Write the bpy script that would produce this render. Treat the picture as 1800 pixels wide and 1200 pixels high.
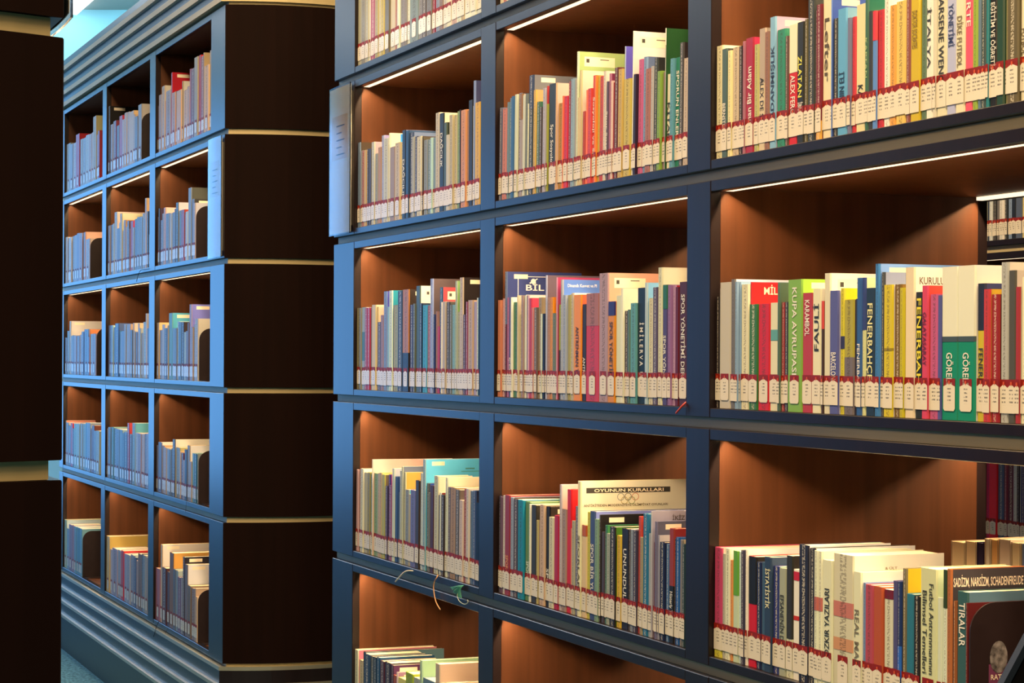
import bpy, bmesh, math, random
from mathutils import Vector, Matrix
random.seed(7)
for o in list(bpy.data.objects): bpy.data.objects.remove(o)
scn = bpy.context.scene
col = scn.collection
# ------------------------------------------------------------------ camera
PX = 1800.0; FPX = 3700.0; HORIZON = 629.5; ROLL = 0.0046
cd = bpy.data.cameras.new('camera'); cam = bpy.data.objects.new('camera', cd); col.objects.link(cam)
cd.sensor_width = 36.0; cd.lens = 36.0*FPX/PX; cd.shift_y = (HORIZON-600)/PX; cd.clip_start = .02
cam.location = (0, 0, 0)
cam.rotation_euler = (Matrix.Rotation(math.pi/2, 3, 'X') @ Matrix.Rotation(ROLL, 3, 'Z')).to_euler()
scn.camera = cam
# ------------------------------------------------------------------ world, light, exposure
w = bpy.data.worlds.new('world'); scn.world = w; w.use_nodes = True
w.node_tree.nodes['Background'].inputs[0].default_value = (1.0, .80, .55, 1)
w.node_tree.nodes['Background'].inputs[1].default_value = .05
vs = scn.view_settings; vs.view_transform = 'Standard'; vs.look = 'None'; vs.exposure = 0.0; vs.gamma = 1.0; vs.use_curve_mapping = False
FLOOR = -1.26; CEIL = 2.88
def area(name, loc, rot, sx, sy, power, color, spread=math.pi, parent=None):
    l = bpy.data.lights.new(name, 'AREA'); l.shape = 'RECTANGLE'; l.size = sx; l.size_y = sy
    l.energy = power; l.color = color; l.spread = spread
    o = bpy.data.objects.new(name, l); o.location = loc; o.rotation_euler = rot; col.objects.link(o)
    if parent: o.parent = parent
    return o
WARM = (1.0, .66, .33)
LED_POWER = 4.3
area('aisle_ceiling_light', (-.42, 2.7, CEIL-.05), (0, 0, math.radians(21)), .5, 6.2, 410, (1.0, .69, .36))
area('wall_fill', (-5.0, 16.4, CEIL-.12), (math.radians(72), 0, 0), 7.0, .25, 42, (.46, .86, 1.0))  # wall-wash fill added to brighten the far wall; no cove is built
hall = area('spine_fill', (-2.0, -1.6, 1.5), (0, 0, 0), 2.2, 1.0, 90, (1.0, .69, .36))  # warm fill added behind the camera to even out the lower spines, no fixture
hall.rotation_euler = Vector((-.75, -.62, .32)).to_track_quat('Z', 'Y').to_euler()
# ------------------------------------------------------------------ materials
def nm(name):
    m = bpy.data.materials.new(name); m.use_nodes = True
    nt = m.node_tree; return m, nt, nt.nodes['Principled BSDF']
def rgb(h): return tuple(int(h[2*i:2*i+2], 16) for i in range(3)) if isinstance(h, str) else tuple(h)
def lin(h):
    r = []
    for q in rgb(h):
        c = q/255; r.append(c/12.92 if c <= .04045 else ((c+.055)/1.055)**2.4)
    return tuple(r)
def plain(name, c, rough=.5, metal=0, spec=.5, coat=0):
    m, nt, b = nm(name); b.inputs['Base Color'].default_value = (*c, 1); b.inputs['Roughness'].default_value = rough
    b.inputs['Metallic'].default_value = metal; b.inputs['Specular IOR Level'].default_value = spec
    b.inputs['Coat Weight'].default_value = coat; b.inputs['Coat Roughness'].default_value = .12
    return m
def noisy(name, c1, c2, scale, rough=.5, metal=0, spec=.5, bump=0, detail=4):
    m, nt, b = nm(name); N = nt.nodes; L = nt.links
    tc = N.new('ShaderNodeTexCoord'); mp = N.new('ShaderNodeMapping'); mp.inputs['Scale'].default_value = scale
    nz = N.new('ShaderNodeTexNoise'); nz.inputs['Scale'].default_value = 1; nz.inputs['Detail'].default_value = detail
    cr = N.new('ShaderNodeValToRGB'); cr.color_ramp.elements[0].position = .3; cr.color_ramp.elements[1].position = .7
    cr.color_ramp.elements[0].color = (*c1, 1); cr.color_ramp.elements[1].color = (*c2, 1)
    L.new(tc.outputs['Object'], mp.inputs[0]); L.new(mp.outputs[0], nz.inputs['Vector']); L.new(nz.outputs[0], cr.inputs[0])
    L.new(cr.outputs[0], b.inputs['Base Color'])
    b.inputs['Roughness'].default_value = rough; b.inputs['Metallic'].default_value = metal; b.inputs['Specular IOR Level'].default_value = spec
    if bump:
        bp = N.new('ShaderNodeBump'); bp.inputs['Strength'].default_value = bump; bp.inputs['Distance'].default_value = .002
        L.new(nz.outputs[0], bp.inputs['Height']); L.new(bp.outputs[0], b.inputs['Normal'])
    return m
M = {}
M['frame'] = noisy('dark_laminate', (.011, .0065, .0075), (.016, .0095, .011), (60, 60, 3), .29, 0, .46)
M['wood'] = noisy('cherry_veneer', (.075, .026, .011), (.108, .038, .016), (45, 45, 1.6), .48, 0, .22, 0, 5)
M['brass'] = noisy('champagne_brass', (.55, .46, .26), (.62, .52, .30), (3, 3, 160), .5, .15)
M['bead'] = plain('metal_bead', (.62, .58, .46), .36, .75)
M['panel'] = noisy('end_panel_veneer', (.0065, .0016, .0009), (.009, .0023, .0013), (30, 30, 2), .75, 0, .10)
M['led'], nt, b = nm('light_strip'); b.inputs['Base Color'].default_value = (.9, .85, .7, 1)
b.inputs['Emission Color'].default_value = (1.0, .80, .52, 1); b.inputs['Emission Strength'].default_value = 1.6
M['alu'] = plain('aluminium_channel', (.5, .48, .44), .35, 1)
M['carpet'] = noisy('blue_carpet', (.012, .05, .095), (.09, .26, .42), (85, 85, 85), .95, 0, .1, .5, 3)
M['wall'] = plain('pale_blue_wall', (.42, .80, .92), .8)
M['side_wall'] = plain('grey_side_wall', (.25, .25, .25), .8)
M['ceil'] = plain('grey_blue_ceiling', (.52, .47, .40), .8)
M['glass_day'], nt, b = nm('daylit_glazing'); b.inputs['Base Color'].default_value = (.1, .15, .2, 1)
b.inputs['Emission Color'].default_value = (.15, .46, 1.0, 1); b.inputs['Emission Strength'].default_value = 4.0
M['lamp'], nt, b = nm('lamp_diffuser'); b.inputs['Emission Color'].default_value = (.95, 1, 1, 1); b.inputs['Emission Strength'].default_value = 3
M['white_frame'] = plain('window_frame_paint', (.5, .6, .65), .5)
M['page'] = noisy('page_edges', (.62, .56, .42), (.76, .70, .55), (900, 30, 30), .9, 0, .2, 0, 1)
M['bookend'] = noisy('bookend_steel', (.016, .009, .012), (.022, .013, .017), (40, 40, 40), .5, 0, .4)
M['sticker'] = plain('white_sticker', (.80, .74, .62), .5)
M['ink'] = plain('printed_ink', (.03, .03, .03), .6)
M['label_red'] = plain('label_red_band', (.24, .010, .005), .5, 0, .3)
M['label_drop'] = plain('label_red_drop', (.60, .085, .03), .5, 0, .3)
M['navy'] = plain('navy_trim', (.006, .012, .026), .6, 0, .2)
M['black'] = plain('black_panel', (.003, .003, .004), .85, 0, .05)
M['purple'] = plain('purple_sticker', (.16, .04, .12), .5)
M['sheet'] = plain('tan_notice_sheet', (.40, .29, .15), .7, 0, .1)
m, nt, b = nm('clear_acrylic'); b.inputs['Base Color'].default_value = (.92, .95, .97, 1); b.inputs['Roughness'].default_value = .10
b.inputs['Transmission Weight'].default_value = 1.0; b.inputs['IOR'].default_value = 1.14; M['acrylic'] = m
M['mirror'] = plain('acrylic_back', (.44, .44, .42), .6, 0, .12)
# book covers: colour stored per face, faint print streak along each spine
m, nt, b = nm('book_cover'); Nn = nt.nodes; L = nt.links
ca = Nn.new('ShaderNodeVertexColor'); ca.layer_name = 'Col'
ci = Nn.new('ShaderNodeVertexColor'); ci.layer_name = 'Ink'
uv = Nn.new('ShaderNodeUVMap'); sx = Nn.new('ShaderNodeSeparateXYZ'); L.new(uv.outputs[0], sx.inputs[0])
mp = Nn.new('ShaderNodeMapping'); mp.inputs['Scale'].default_value = (5, 330, 1); L.new(uv.outputs[0], mp.inputs[0])
nz = Nn.new('ShaderNodeTexNoise'); nz.inputs['Scale'].default_value = 1; nz.inputs['Detail'].default_value = 2; L.new(mp.outputs[0], nz.inputs['Vector'])
def mth(op, a, bv=None, c=None):
    n = Nn.new('ShaderNodeMath'); n.operation = op
    for i, v in enumerate((a, bv, c)):
        if v is None: continue
        if isinstance(v, (int, float)): n.inputs[i].default_value = v
        else: L.new(v, n.inputs[i])
    return n.outputs[0]
band = mth('LESS_THAN', mth('ABSOLUTE', mth('SUBTRACT', sx.outputs[0], .5)), .17)
ok = mth('GREATER_THAN', nz.outputs[0], .49)
mk = mth('MULTIPLY', mth('MULTIPLY', band, ok), mth('MULTIPLY', ci.outputs['Alpha'], .65))
mx = Nn.new('ShaderNodeMix'); mx.data_type = 'RGBA'; L.new(mk, mx.inputs[0]); L.new(ca.outputs[0], mx.inputs[6]); L.new(ci.outputs[0], mx.inputs[7])
L.new(mx.outputs[2], b.inputs['Base Color']); b.inputs['Roughness'].default_value = .45; b.inputs['Specular IOR Level'].default_value = .22; b.inputs['Coat Weight'].default_value = .10; b.inputs['Coat Roughness'].default_value = .15
M['book'] = m
# call-number labels: paper with four short rows of print
m, nt, b = nm('call_number_paper'); Nn = nt.nodes; L = nt.links
uv = Nn.new('ShaderNodeUVMap'); sx = Nn.new('ShaderNodeSeparateXYZ'); L.new(uv.outputs[0], sx.inputs[0])
oi = Nn.new('ShaderNodeObjectInfo')
row = mth('LESS_THAN', mth('FRACT', mth('MULTIPLY', sx.outputs[1], 200.0)), .42)
zone = mth('MULTIPLY', mth('GREATER_THAN', sx.outputs[1], .022), mth('LESS_THAN', sx.outputs[1], .0419))
mp = Nn.new('ShaderNodeMapping'); mp.inputs['Scale'].default_value = (420, 200, 1); L.new(uv.outputs[0], mp.inputs[0])
nz = Nn.new('ShaderNodeTexNoise'); nz.noise_dimensions = '4D'; nz.inputs['Scale'].default_value = 1; L.new(mp.outputs[0], nz.inputs['Vector'])
L.new(mth('MULTIPLY', oi.outputs['Random'], 50), nz.inputs['W'])
ctr = mth('LESS_THAN', mth('ABSOLUTE', sx.outputs[0]), .0042)
mk = mth('MULTIPLY', mth('MULTIPLY', mth('MULTIPLY', row, zone), ctr), mth('GREATER_THAN', nz.outputs[0], .46))
mx = Nn.new('ShaderNodeMix'); mx.data_type = 'RGBA'; L.new(mth('MULTIPLY', mk, .75), mx.inputs[0]); mx.inputs[6].default_value = (.80, .76, .68, 1); mx.inputs[7].default_value = (.05, .05, .05, 1)
L.new(mx.outputs[2], b.inputs['Base Color']); b.inputs['Roughness'].default_value = .45; b.inputs['Coat Weight'].default_value = .35; b.inputs['Coat Roughness'].default_value = .15
M['label'] = m
_ink = {}
def inkmat(h):
    h = rgb(h)
    if h not in _ink: _ink[h] = plain('ink_' + {True: 'pale', False: 'dark'}[sum(lin(h)) > .9], lin(h), .5)
    return _ink[h]
# ------------------------------------------------------------------ mesh helpers
def link(name, me, parent=None, mat=None):
    o = bpy.data.objects.new(name, me); col.objects.link(o)
    if parent is not None: o.parent = parent
    if mat is not None:
        for k in (mat if isinstance(mat, (list, tuple)) else [mat]): me.materials.append(k)
    return o
def empty(name, loc, label=None, cat=None, group=None):
    o = bpy.data.objects.new(name, None); o.location = loc; o.empty_display_size = .05; col.objects.link(o)
    tag(o, label, cat, group); return o
def tag(o, label=None, cat=None, group=None, kind=None):
    if label: o['label'] = label
    if cat: o['category'] = cat
    if group: o['group'] = group
    if kind: o['kind'] = kind
    return o
class MB:
    def __init__(s, f=None): s.v = []; s.f = []; s.mi = []; s.fn = f or (lambda p: p)
    def add(s, vs, fs, mi=0):
        n = len(s.v); s.v += [tuple(s.fn(p)) for p in vs]; s.f += [tuple(n+i for i in q) for q in fs]; s.mi += [mi]*len(fs)
    def box(s, a, b, c=0.0, mi=0):
        (x0, y0, z0), (x1, y1, z1) = a, b
        if c <= 0:
            s.add([(x0, y0, z0), (x1, y0, z0), (x1, y1, z0), (x0, y1, z0), (x0, y0, z1), (x1, y0, z1), (x1, y1, z1), (x0, y1, z1)],
                  [(0, 3, 2, 1), (4, 5, 6, 7), (0, 1, 5, 4), (1, 2, 6, 5), (2, 3, 7, 6), (3, 0, 4, 7)], mi)
        else:   # front (low y) edges chamfered
            s.add([(x0+c, y0, z0+c), (x1-c, y0, z0+c), (x1-c, y0, z1-c), (x0+c, y0, z1-c), (x0, y0+c, z0), (x1, y0+c, z0), (x1, y0+c, z1), (x0, y0+c, z1),
                   (x0, y1, z0), (x1, y1, z0), (x1, y1, z1), (x0, y1, z1)],
                  [(0, 1, 2, 3), (0, 4, 5, 1), (1, 5, 6, 2), (2, 6, 7, 3), (3, 7, 4, 0), (4, 8, 9, 5), (5, 9, 10, 6), (6, 10, 11, 7), (7, 11, 8, 4), (8, 11, 10, 9)], mi)
    def prism(s, pts, h0, h1, mi=0, ax=2):      # closed outline in the plane, extruded along ax
        n = len(pts)
        def P(p, h): return (p[0], p[1], h) if ax == 2 else ((p[0], h, p[1]) if ax == 1 else (h, p[0], p[1]))
        s.add([P(p, h0) for p in pts]+[P(p, h1) for p in pts],
              [tuple(range(n))[::-1], tuple(range(n, 2*n))]+[(i, (i+1) % n, n+(i+1) % n, n+i) for i in range(n)], mi)
    def mesh(s, name, recalc=True, smooth=False):
        me = bpy.data.meshes.new(name); me.from_pydata(s.v, [], s.f); me.polygons.foreach_set('material_index', s.mi)
        if recalc:
            bm = bmesh.new(); bm.from_mesh(me); bmesh.ops.recalc_face_normals(bm, faces=bm.faces); bm.to_mesh(me); bm.free()
        if smooth: me.polygons.foreach_set('use_smooth', [True]*len(me.polygons))
        return me
    def build(s, name, mat, parent=None, off=(0, 0, 0), **k):
        if off != (0, 0, 0): s.v = [(p[0]-off[0], p[1]-off[1], p[2]-off[2]) for p in s.v]
        return link(name, s.mesh(name, **k), parent, mat)
# ------------------------------------------------------------------ bookcase frame of reference
P0 = (-.45715, 5.38683); D = (.362689, -.931910); NV = (.931910, .362689)
def W(p):       # u along the front (towards the camera), v into the case, z up
    return (P0[0]+p[0]*D[0]+p[1]*NV[0], P0[1]+p[0]*D[1]+p[1]*NV[1], p[2])
ANG = math.atan2(D[1], D[0])      # direction of u in plan
ZB = [1.097, .697, .297, -.103, -.503, -.9555]      # module joints, top to bottom
ZS = {1: .7215, 2: .3215, 3: -.0785, 4: -.4785, 5: -.931}
DEPTH = .525; PLUS = .0245
def ceil_of(r): return ZB[r-1]-.027
def baffle(light, vn):
    # the strip sits in a channel: light leaves in a wedge from 28 degrees outward to 64 degrees inward of straight down
    light.use_nodes = True; nt = light.node_tree; N = nt.nodes; L = nt.links
    em = next(n for n in N if n.type == 'EMISSION'); g = N.new('ShaderNodeNewGeometry')
    def dot(v):
        n = N.new('ShaderNodeVectorMath'); n.operation = 'DOT_PRODUCT'; L.new(g.outputs['Incoming'], n.inputs[0]); n.inputs[1].default_value = v; return n.outputs['Value']
    at = N.new('ShaderNodeMath'); at.operation = 'ARCTAN2'; L.new(dot(tuple(vn*BAF)), at.inputs[0]); L.new(dot((0, 0, -BAF)), at.inputs[1])
    out = None
    for lo, hi, x0, x1 in ((-31, -20, 0, 1), (56, 67, 1, 0)):
        m = N.new('ShaderNodeMapRange'); m.interpolation_type = 'SMOOTHSTEP'; L.new(at.outputs[0], m.inputs[0])
        for i, q in enumerate((math.radians(lo), math.radians(hi), x0, x1)): m.inputs[1+i].default_value = q
        if out is None: out = m.outputs[0]
        else:
            mu = N.new('ShaderNodeMath'); mu.operation = 'MULTIPLY'; L.new(out, mu.inputs[0]); L.new(m.outputs[0], mu.inputs[1]); out = mu.outputs[0]
    L.new(out, em.inputs['Strength'])
BAF = 1.0
def arc(u, v0, v1, sag, side, n=14):
    # convex end: points from the front edge to the back edge bulging along u
    h = (v1-v0)/2; R = (h*h+sag*sag)/(2*sag); a = math.asin(h/R); pts = []
    for i in range(n+1):
        t = -a+2*a*i/n; pts.append((u+side*(R*math.cos(t)-(R-sag)), (v0+v1)/2+R*math.sin(t)))
    return pts
def bookcase(name, label, FN, bays, uL, uR, rows, ends, lights, grp='double-sided bookcases', rear=True, led_rows=(2, 3, 4, 5)):
    base = FN(((uL+uR)/2, DEPTH/2, FLOOR))
    root = empty(name, base, label, 'bookcase', grp)
    def B(): return MB(FN)
    def fin(mb, nm_, mat, **k): return mb.build(nm_, mat, root, base, **k)
    edges = [uL]+[x for bq in bays for x in bq]+[uR]
    posts = [(edges[i], edges[i+1]) for i in range(0, len(edges), 2)]
    inset = .012
    for r in rows:
        top = ZB[r-1]-.009; bot = ZB[r]+.009
        for (a, b_) in posts:
            m = B(); m.box((a, 0, bot), (b_, .018, top), .0012); fin(m, 'stile', M['frame'])
            m = B(); m.box((a, .0185, bot), (b_, DEPTH-.0185, top)); fin(m, 'side_panel', M['wood'])
            if rear:
                m = B(); m.box((a, DEPTH-.018, bot), (b_, DEPTH, top)); fin(m, 'rear_stile', M['frame'])
        for (a, b_) in bays:
            m = B(); m.box((a+.0006, .0005, bot), (b_-.0006, .018, ZS[r]-.0003), .001); fin(m, 'lower_rail', M['frame'])
            m = B(); m.box((a+.0006, .0005, ceil_of(r)), (b_-.0006, .018, top), .001); fin(m, 'upper_rail', M['frame'])
            if rear:
                m = B(); m.box((a, DEPTH-.018, bot), (b_, DEPTH, ZS[r])); m.box((a, DEPTH-.018, ceil_of(r)), (b_, DEPTH, top)); fin(m, 'rear_rail', M['frame'])
            m = B(); m.box((a+.0003, .0185, bot), (b_-.0003, DEPTH-.0185, ZS[r]-.0003)); fin(m, 'shelf_board', M['wood'])
            m = B(); m.box((a+.0003, .0185, ceil_of(r)+.006), (b_-.0003, DEPTH-.0185, top)); fin(m, 'shelf_soffit', M['wood'])
            if r in led_rows:
                sides = [(.0195, .034, 1)]+([(DEPTH-.031, DEPTH-.0195, -1)] if rear and lights == 2 else [])
                for (v0, v1, sg) in sides:
                    m = B(); m.box((a+.014, v0, ceil_of(r)+.0003), (b_-.014, v1, ceil_of(r)+.0058)); fin(m, 'light_strip', M['led'])
                    if lights:
                        p = FN(((a+b_)/2, (v0+v1)/2, ceil_of(r)-.0004))
                        vx = Vector(FN((1, 0, 0)))-Vector(FN((0, 0, 0))); vn = (Vector(FN((0, 1, 0)))-Vector(FN((0, 0, 0))))*sg
                        zz = Vector((0, 0, 1)); xx = vx.normalized(); yy = zz.cross(xx).normalized()
                        mat = Matrix((xx, yy, zz)).transposed()
                        o = area('shelf_light', (p[0]-base[0], p[1]-base[1], p[2]-base[2]), mat.to_euler(), b_-a-.030, .007, LED_POWER*(b_-a)*(.58 if lights == 1 else 1), WARM, math.pi, root)
                        baffle(o.data, vn.normalized())
        for side in ends:
            ue = uR if side > 0 else uL
            m = B(); pts = arc(ue, .001, DEPTH-.001, .058, side); m.prism(pts, bot, top); fin(m, 'end_panel', M['panel'])
    # recessed brass strips between the modules, wrapping the ends
    for k in sorted({r-1 for r in rows} | {r for r in rows}):
        pts = [(uL+(inset if -1 not in ends else 0), inset)]
        if 1 in ends: pts += arc(uR-.002, inset, DEPTH-inset, .052, 1)
        else: pts += [(uR-inset, inset), (uR-inset, DEPTH-inset)]
        if -1 in ends: pts += arc(uL+.002, inset, DEPTH-inset, .052, -1)[::-1]
        else: pts += [(uL+inset, DEPTH-inset)]
        m = B(); m.prism(pts, ZB[k]-.0086, ZB[k]+.0086); fin(m, 'brass_strip', M['brass'])
    return root, base, fin, B
def steps(fin, B, uL, uR, ends, z0, dz, n, out, nm_):
    # stepped plinth or cornice: a dark riser with a slim brass bead on each tread
    for i in range(n):
        e = out*(i+1); za = z0+dz*i; zb = za+dz
        lo, hi = min(za, zb), max(za, zb)
        def ring(e_):
            pts = [(uL-(e_ if -1 in ends else 0), -e_)]
            pts += arc(uR, -e_, DEPTH+e_, .058+e_*.3, 1) if 1 in ends else [(uR, -e_), (uR, DEPTH+e_)]
            pts += [(uL-(e_ if -1 in ends else 0), DEPTH+e_)]
            return pts
        bz = .012 if dz < 0 else .019
        m = B()
        if dz < 0: m.prism(ring(e), lo, hi-bz); fin(m, nm_+'_riser', M['frame']); m = B(); m.prism(ring(e+.0015), hi-bz+.0002, hi-.0002); fin(m, nm_+'_bead', M['bead'])
        else: m.prism(ring(e), lo+bz, hi); fin(m, nm_+'_riser', M['frame']); m = B(); m.prism(ring(e+.0015), lo+.0002, lo+bz-.0002); fin(m, nm_+'_bead', M['brass'])
nth_word = ['first', 'second', 'third', 'fourth', 'fifth']
# ------------------------------------------------------------------ room
def struct(name, mb, mat, **k): return tag(mb.build(name, mat, **k), kind='structure')
m = MB(); m.box((-16, -4, FLOOR-.1), (10, 17.7, FLOOR)); struct('floor', m, M['carpet'])
m = MB(); m.box((-16, -4, CEIL), (10, 17.7, CEIL+.1)); struct('ceiling', m, M['ceil'])
m = MB(); m.box((-16, 17.5, FLOOR), (10, 17.7, CEIL)); struct('wall_back', m, M['wall'])
m = MB(); m.box((-17.7, -4, FLOOR), (-16, 17.7, CEIL)); struct('wall_left', m, M['side_wall'])
m = MB(); m.box((10, -4, FLOOR), (10.2, 17.7, CEIL)); struct('wall_right', m, M['panel'])
m = MB(); m.box((-16, -4.2, FLOOR), (10, -4, CEIL)); struct('wall_front', m, M['panel'])
wr = tag(bpy.data.objects.new('window_1', None), kind='structure'); wr.location = (-7.7, 17.44, FLOOR); col.objects.link(wr)
for i in range(5):
    x0 = -3.0+i*1.2-.6; m = MB(); m.box((x0+.04, 0, .12), (x0+1.16, .03, 3.45)); m.build('window_pane', M['glass_day'], wr)
    m = MB(); m.box((x0-.04, -.03, .1), (x0+.04, .04, 3.5)); m.build('window_mullion', M['white_frame'], wr)
m = MB(); m.box((-3.64, -.03, .02), (2.44, .04, .12)); m.box((-3.64, -.03, 3.45), (2.44, .04, 3.55)); m.build('window_frame', M['white_frame'], wr)
# linear lamp along the aisle direction
LP0 = (-3.49, 17.1, CEIL-.055)
lp = MB(lambda p: (LP0[0]+D[0]*p[0]+NV[0]*p[1], LP0[1]+D[1]*p[0]+NV[1]*p[1], LP0[2]+p[2])); lp.box((-.35, -.40, 0), (6, 0, .05))
lo = lp.build('ceiling_lamp', M['lamp'], None, LP0); lo.location = LP0
tag(lo, 'white linear ceiling lamp glowing above the far aisle', 'lamp')
pl = M['fill_glow'] = nm('fill_panel_glow')[0]; pb = pl.node_tree.nodes['Principled BSDF']
pb.inputs['Emission Color'].default_value = (.85, .95, 1, 1); pb.inputs['Emission Strength'].default_value = 13.0
for i, (x, y) in enumerate([(-5.2, 15.2), (-5.6, 11.2), (-8.6, 15.2), (-8.6, 11.2), (-3.9, 10.6)]):  # unseen glowing panels added to brighten floor, plinth and upper-row reflections
    rt = empty('fill_panel', (x, y, CEIL-.03), 'added square fill-light panel, %s over the far hall' % nth_word[i], 'lamp', 'added fill panels over the far hall')
    m = MB(); m.box((x-.6, y-.6, CEIL-.028), (x+.6, y+.6, CEIL-.02)); m.build('diffuser', pl, rt, (x, y, CEIL-.03))
    for (a, b_) in (((-.66, -.66), (.66, -.605)), ((-.66, .605), (.66, .66)), ((-.66, -.604), (-.605, .604)), ((.605, -.604), (.66, .604))):
        m = MB(); m.box((x+a[0], y+a[1], CEIL-.035), (x+b_[0], y+b_[1], CEIL-.0005)); m.build('frame', M['white_frame'], rt, (x, y, CEIL-.03))
# ------------------------------------------------------------------ the bookcases
RB = [(0.1757, 1.0742), (1.1604, 2.0537), (2.1392, 3.0392)]; LB = [(-4.21, -3.2784), (-3.191, -2.3403), (-2.2422, -1.3815)]
near, nb, nfin, nB = bookcase('bookcase', 'dark double-sided bookcase nearest the camera, filling the right of the picture', W, RB, 0.0, 3.14, (1, 2, 3, 4, 5), (-1,), 2)
steps(nfin, nB, 0.0, 3.14, (), ZB[5], -.052, 4, .010, 'plinth'); m = nB(); m.box((0, -.04, FLOOR), (3.14, DEPTH+.04, ZB[5]-.208)); nfin(m, 'plinth_board', M['frame'])
steps(nfin, nB, 0.0, 3.14, (), ZB[0], .043, 4, .012, 'cornice')
LR = -1.1920; LLFT = LB[0][0]-.10
far, fb, ffin, fB = bookcase('bookcase', 'bookcase farther down the aisle at left, fronts blue with reflected daylight', W, LB, LLFT, LR, (1, 2, 3, 4, 5), (1,), 1)
steps(ffin, fB, LLFT, LR, (1,), ZB[5], -.052, 4, .010, 'plinth'); m = fB(); m.box((LLFT, -.04, FLOOR), (LR, DEPTH+.04, ZB[5]-.208)); ffin(m, 'plinth_board', M['frame'])
steps(ffin, fB, LLFT, LR, (1,), ZB[0], .043, 4, .012, 'cornice')
XB = [(-.92, -.06), (-.02, .93), (.97, 1.85)]
def W2(p): return W((p[0], p[1]+1.71, p[2]))
back, kb, kfin, kB = bookcase('bookcase', 'bookcase in the next aisle, glimpsed through the open right-hand bay', W2, XB, -1.02, 1.95, (1, 2, 3, 4, 5), (), 0, rear=False)
m = kB(); m.box((-1.02, DEPTH-.012, ZB[5]), (1.95, DEPTH, ZB[0])); kfin(m, 'back_board', M['wood'])
m = kB(); m.box((-1.02, 0, FLOOR), (1.95, DEPTH, ZB[5]-.02)); kfin(m, 'plinth_board', M['frame'])
# opposite row: its end panel stands close to the camera at the left edge
E0 = (-.4067, 1.905)
def W3(p):   # u along the aisle towards the camera (0 at the end panel), v away from the aisle
    return (E0[0]+p[0]*D[0]-p[1]*NV[0], E0[1]+p[0]*D[1]-p[1]*NV[1], p[2])
opp, ob, ofin, oB = bookcase('bookcase', 'bookcase across the aisle, its dark end panel cropped by the left edge', W3, [(-2.75, -1.92), (-1.84, -1.01), (-.93, -.16)], -2.85, 0.0, (1, 2, 3, 4, 5), (1,), 0, rear=False)
m = oB(); m.box((-2.85, .003, FLOOR), (0, DEPTH-.003, ZB[5]-.02)); ofin(m, 'plinth_board', M['panel'])
# ------------------------------------------------------------------ text
_font = {}
def glyphs(s):
    if s in _font: return _font[s]
    c = bpy.data.curves.new('txt', 'FONT'); c.body = s; c.size = 1; c.resolution_u = 2; c.offset = .012
    o = bpy.data.objects.new('txt', c); me = bpy.data.meshes.new_from_object(o)
    v = [(p.co.x, p.co.y) for p in me.vertices]; f = [tuple(p.vertices) for p in me.polygons]
    bpy.data.objects.remove(o); bpy.data.meshes.remove(me)
    x0 = min(p[0] for p in v); x1 = max(p[0] for p in v)
    _font[s] = ([((p[0]-x0)/(x1-x0), p[1]/.73) for p in v], f)
    return _font[s]
def text_obj(name, s, mat, parent, fn):     # fn maps (0..1 along, 0..1 cap height) to local coordinates
    v, f = glyphs(s); me = bpy.data.meshes.new(name); me.from_pydata([fn(a, b) for a, b in v], [], f)
    return link(name, me, parent, mat)
# ------------------------------------------------------------------ books
ROT = Matrix.Rotation(ANG, 4, 'Z')         # local x = u, local y = v, local z = up
def book_arrays(w_, h, d, c1, c2, bands, seed):
    """U-shaped cover + page block; local frame, spine in front at y=0"""
    t = min(.0016, w_*.22); c = min(.0022, w_*.26)
    out = [(0, d), (0, c), (c, 0), (w_-c, 0), (w_, c), (w_, d)]; inn = [(w_-t, d), (w_-t, t*1.3), (t, t*1.3), (t, d)]
    P = out+inn; n = len(P); v = [(p[0], p[1], 0) for p in P]+[(p[0], p[1], h) for p in P]
    f = []; cols = []; uvs = []; mi = []
    sp = {1, 2, 3}
    for i in range(n):
        j = (i+1) % n; f.append((i, j, n+j, n+i)); k = c2 if i == 4 else c1
        cols.append(k); mi.append(0)
        uvs.append([(0, 0), (1, 0), (1, h), (0, h)] if i == 2 else [(-1, 0)]*4)
    caps = [(0, 1, 8, 9), (1, 2, 8), (2, 3, 7, 8), (3, 4, 7), (4, 5, 6, 7)]
    for q in caps:
        f.append(tuple(q[::-1])); cols.append(c1); uvs.append([(-1, 0)]*len(q)); mi.append(0)
        f.append(tuple(x+n for x in q)); cols.append(c1); uvs.append([(-1, 0)]*len(q)); mi.append(0)
    for (f0, f1, bc) in bands:
        k = len(v); za, zb = h*(1-min(f1, 1)), h*(1-f0); e = .00025
        v += [(-.0001, c, za), (c, -e, za), (w_-c, -e, za), (w_+.0001, c, za), (-.0001, c, zb), (c, -e, zb), (w_-c, -e, zb), (w_+.0001, c, zb)]
        for i in range(3):
            f.append((k+i, k+i+1, k+5+i, k+4+i)); cols.append(bc); mi.append(0)
            uvs.append([(0, za), (1, za), (1, zb), (0, zb)] if i == 1 else [(-1, 0)]*4)
    pv = [(t, t*1.3, .0008), (w_-t, t*1.3, .0008), (w_-t, d-.0015, .0008), (t, d-.0015, .0008)]
    pv += [(x, y, h-.0012) for x, y, z in pv]
    pf = [(0, 3, 2, 1), (4, 5, 6, 7), (2, 3, 7, 6)]
    return v, f, cols, uvs, mi, pv, pf
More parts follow.
